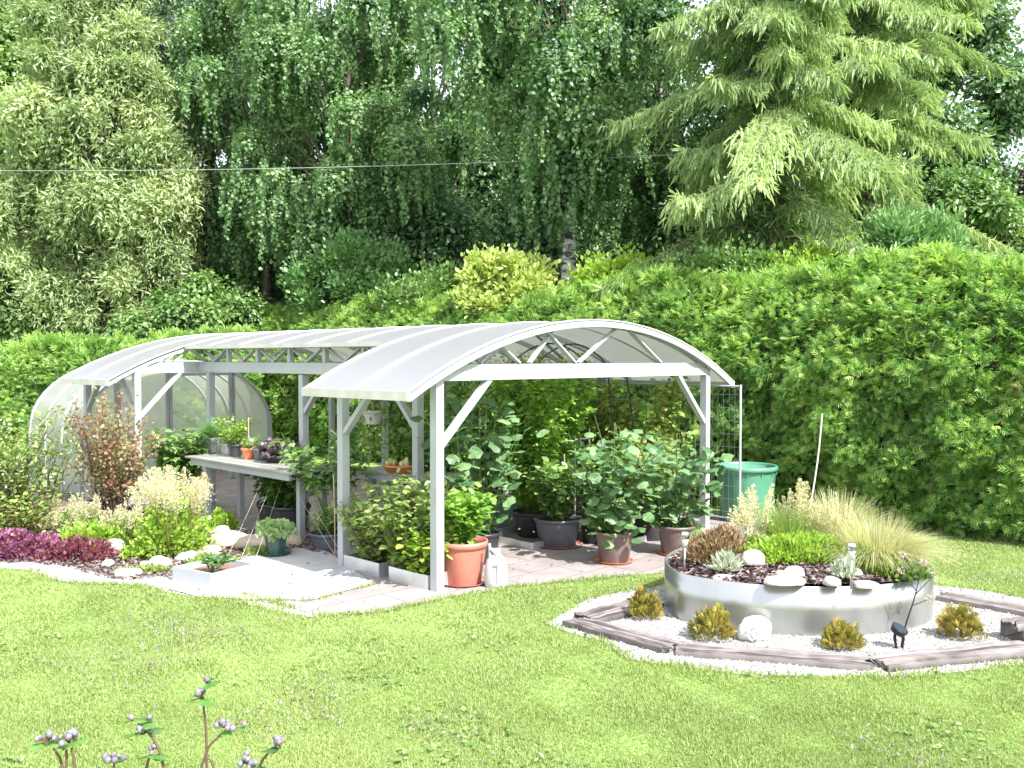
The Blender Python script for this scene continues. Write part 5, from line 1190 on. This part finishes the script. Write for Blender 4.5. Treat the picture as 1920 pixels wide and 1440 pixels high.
def spot():
    c = at(1686, 1217); root = thing('spotlight', 'black garden spotlight on a forked bracket in the white gravel', 'spotlight', c); m = MB()
    for dx in (-.035, .03): m.tube([c+np.array([dx*.6, 0, 0]), c+np.array([dx, 0, .08]), c+np.array([dx*.9, 0, .14])], [.011, .012, .010], 8)
    part('bracket', m, M['blackmetal'], root); ax = np.array([.35, -.35, .87]); ax /= np.linalg.norm(ax); m = MB()
    o = c+Z3*.15; m.tube([o-ax*.035, o-ax*.03, o+ax*.012, o+ax*.014], [.04, .055, .066, .064], 20); hd_ = part('head', m, M['blackmetal'], root, smooth=True)
    m = MB(); m.tube([o+ax*.0142, o+ax*.0165], [.056, .056], 20); part('panel', m, M['solar'], hd_)
spot()
# gold dwarf conifers
def conifer(label, x, y, r, h):
    c = at(x, y); root = thing('dwarf_conifer', label, 'dwarf conifer', c, 'gold dwarf conifers in the gravel'); m = MB(); n = 460
    d = rnd(n); d[:, 2] = np.abs(d[:, 2]); rr = .45+.55*rng.random(n)**.6; lump = 1+.22*vn(d[:, 0]*3+x, d[:, 1]*3, d[:, 2]*3)
    pos = c+np.stack([d[:, 0]*r*rr*lump, d[:, 1]*r*rr*lump, (.05+d[:, 2]*rr*lump)*h], 1); m.scatter(T_SPRAY, pos, d*.8+Z3*.8+rnd(n)*.4, rnd(n), .035+.05*rng.random(n), rng.random(n), wid=1.1); part('foliage', m, M['goldconifer'], root)
    s = MB(); s.tube([c, c+Z3*h*.6], .012, 6); part('trunk', s, M['bark'], root)
conifer('gold dwarf conifer at the left end of the metal bed', 1209, 1160, .125, .20); conifer('largest gold dwarf conifer, left of the fossil like stone', 1336, 1198, .155, .21)
conifer('brownish gold dwarf conifer in front of the middle of the metal bed', 1578, 1215, .135, .155); conifer('gold dwarf conifer at the right end of the metal bed', 1802, 1196, .14, .22)
# spiral carved stone
def fossil():
    c = at(1417, 1202); root = thing('fossil_stone', 'white stone with a spiral hollow leaning against the metal bed', 'stone', c); m = MB(); stone_mesh(m, c+Z3*.07+np.array([0, .04, 0]), (.135, .09, .105), 33, .6); part('body', m, M['slabstone'], root, smooth=True)
    m = MB(); t = np.linspace(0, 3.4*np.pi, 60); rr = .012+.0052*t; o = c+np.array([-.02, -.065, .085]); m.tube(np.stack([o[0]+rr*np.cos(t), o[1]+.012*(t/10)+rr*np.sin(t)*.0-.012, o[2]+rr*np.sin(t)], 1), .009, 6); part('spiral', m, M['slabstone'], root, smooth=True)
fossil()
# weathered sleepers around the gravel
def sleeper(label, a, b, wd, h, seed):
    a, b = np.array(a), np.array(b); a[2] = b[2] = 0; n = 40; y = (b-a)/np.linalg.norm(b-a); x = np.array([y[1], -y[0], 0]); v = []; tn = []
    pf = [(-1, 0), (-1, .9)]+[(-.96+1.92*q/14, 1) for q in range(15)]+[(1, .9), (1, 0)]; lev = rng.normal(size=len(pf))*.05; tone = rng.random(len(pf))
    for i, t in enumerate(np.linspace(0, 1, n)):
        q = a+(b-a)*t; e = 1 if i in (0, n-1) else 0
        for k, (sx, sz) in enumerate(pf):
            w_ = wd/2*(1+.07*vn(t*6+seed, sx*.5)); zz = h*(sz+lev[k]*sz*2)+sz*.006*vn(t*8+seed*2, sx*2.)
            v.append(q+x*sx*w_+y*e*.05*vn(sx*3+seed, 1.+seed)+Z3*max(-.01, zz)); tn.append(np.clip(tone[k]+.25*vn(t*5+seed, sx*4), 0, 1))
    m = MB(); k = len(pf); i, j = np.meshgrid(np.arange(n-1), np.arange(k-1), indexing='ij'); m.add(v, np.stack([i*k+j, i*k+j+1, (i+1)*k+j+1, (i+1)*k+j], -1).reshape(-1, 4), 0, np.array(tn)); m.f.append((np.array([list(range(k))[::-1]]), 0)); m.f.append((np.array([[(n-1)*k+q for q in range(k)]]), 0))
    solo('timber_sleeper', m, M['wood'], label, 'timber sleeper', (a+b)/2, 'weathered sleepers around the gravel')
sleeper('dark weathered sleeper along the front left side of the gravel bed', at(1080, 1172), at(1266, 1222), .25, .05, 1)
sleeper('weathered sleeper along the front of the gravel bed, left of the middle', at(1276, 1222), at(1630, 1250), .25, .045, 2)
sleeper('reddish weathered sleeper along the front right of the gravel bed', at(1648, 1250), at(1990, 1216), .26, .045, 3)
sleeper('short split sleeper at the back left of the gravel bed', at(1098, 1166), at(1215, 1134), .3, .045, 4)
sleeper('long weathered sleeper at the right end of the gravel bed by the lawn', at(1768, 1124), at(1990, 1164), .22, .05, 5)
sleeper('grey cracked timber block at the right edge of the photo', at(1894, 1204), at(2000, 1198), .26, .15, 6)
# leaning pole and foreground stems
m = MB(); a = at(1517, 1000)+np.array([0, .15, 0]); b = at_depth(1541, 775, a[1]+.12); p = np.array([a+(b-a)*t+np.array([.03*math.sin(t*3), 0, 0]) for t in np.linspace(0, 1, 8)]); m.tube(p, .011, 8)
solo('leaning_pole', m, M['twine'], 'thin pale pole leaning against the hedge behind the raised bed', 'pole', a)
def anemone(label, Y, paths, clusters):
    b = at_depth(paths[0][0][0], paths[0][0][1], Y); base = np.array([b[0], b[1], 0.]); root = thing('seedhead_plant', label, 'plant', base, 'seedheads in the foreground'); ms, ml = MB(), MB()
    for pth in paths:
        q = np.array([at_depth(x, y, Y) for x, y in pth]); q = np.vstack([[base[0]+(q[0, 0]-base[0])*.4, Y, 0.], q]); t = np.linspace(0, len(q)-1, 6*len(q)); c = np.stack([np.interp(t, np.arange(len(q)), q[:, w_]) for w_ in range(3)], 1)
        c[1:-1] = (c[:-2]+2*c[1:-1]+c[2:])/4; ms.tube(c, np.linspace(.0048, .0028, len(c)), 6)
    for x, y, n, s in clusters:
        o = at_depth(x, y, Y); mb_ = MB()
        for i in range(n):
            d = rnd(1)[0]; d[2] = abs(d[2])*.8; e = o+d*s*(.5+.6*rng.random()); ms.tube([o-Z3*.01, (o+e)/2+Z3*.004, e], [.0025, .002, .0018], 5); r = .0065+.004*rng.random(); mb_.lathe([(.0005, -r), (r*.7, -r*.7), (r, 0), (r*.7, r*.7), (.0005, r)], e, 10)
        part('bud_cluster' if n > 1 else 'bud', mb_, M['bud'], root, smooth=True)
        k = 3; d = rnd(k); d[:, 2] = .1*d[:, 2]; ml.scatter(T_CUC, np.repeat((o-Z3*.012)[None], k, 0), d, np.repeat(Z3[None], k, 0)+rnd(k)*.4, .04+.02*rng.random(k), None, wid=.7)
    part('stems', ms, M['brownstem'], root); part('leaves', ml, M['darkherb'], root)
anemone('tallest foreground seedhead stem with a side branch of grey buds', 2.5, [[(388, 1440), (386, 1360), (380, 1310)], [(375, 1445), (392, 1398), (418, 1374), (428, 1366)], [(405, 1450), (396, 1425), (385, 1418)]], [(380, 1302, 5, .022), (432, 1362, 9, .035), (388, 1274, 1, .005)])
anemone('foreground seedhead stem with curled top left of the tallest one', 2.45, [[(310, 1450), (300, 1410), (288, 1385), (276, 1372)], [(272, 1450), (278, 1425), (286, 1412)]], [(270, 1366, 7, .03), (285, 1408, 4, .02), (248, 1344, 1, .005), (284, 1346, 2, .01)])
anemone('pair of foreground seedheads nearest the left corner of the photo', 2.4, [[(120, 1450), (112, 1420), (100, 1403)], [(124, 1450), (125, 1420), (124, 1398)], [(142, 1450), (138, 1420), (134, 1402)]], [(88, 1390, 7, .026), (130, 1386, 8, .028)])
anemone('single foreground seedhead on an arching stem, farthest right', 2.5, [[(482, 1450), (492, 1425), (508, 1406), (518, 1400)]], [(525, 1394, 7, .028)])
anemone('low foreground seedhead cut by the bottom edge, between two taller stems', 2.45, [[(212, 1460), (214, 1440), (214, 1430)]], [(215, 1424, 7, .026)])
anemone('low pinkish foreground seedhead at the bottom edge right of the tallest stem', 2.55, [[(466, 1470), (467, 1445), (467, 1436)]], [(467, 1430, 8, .03)])
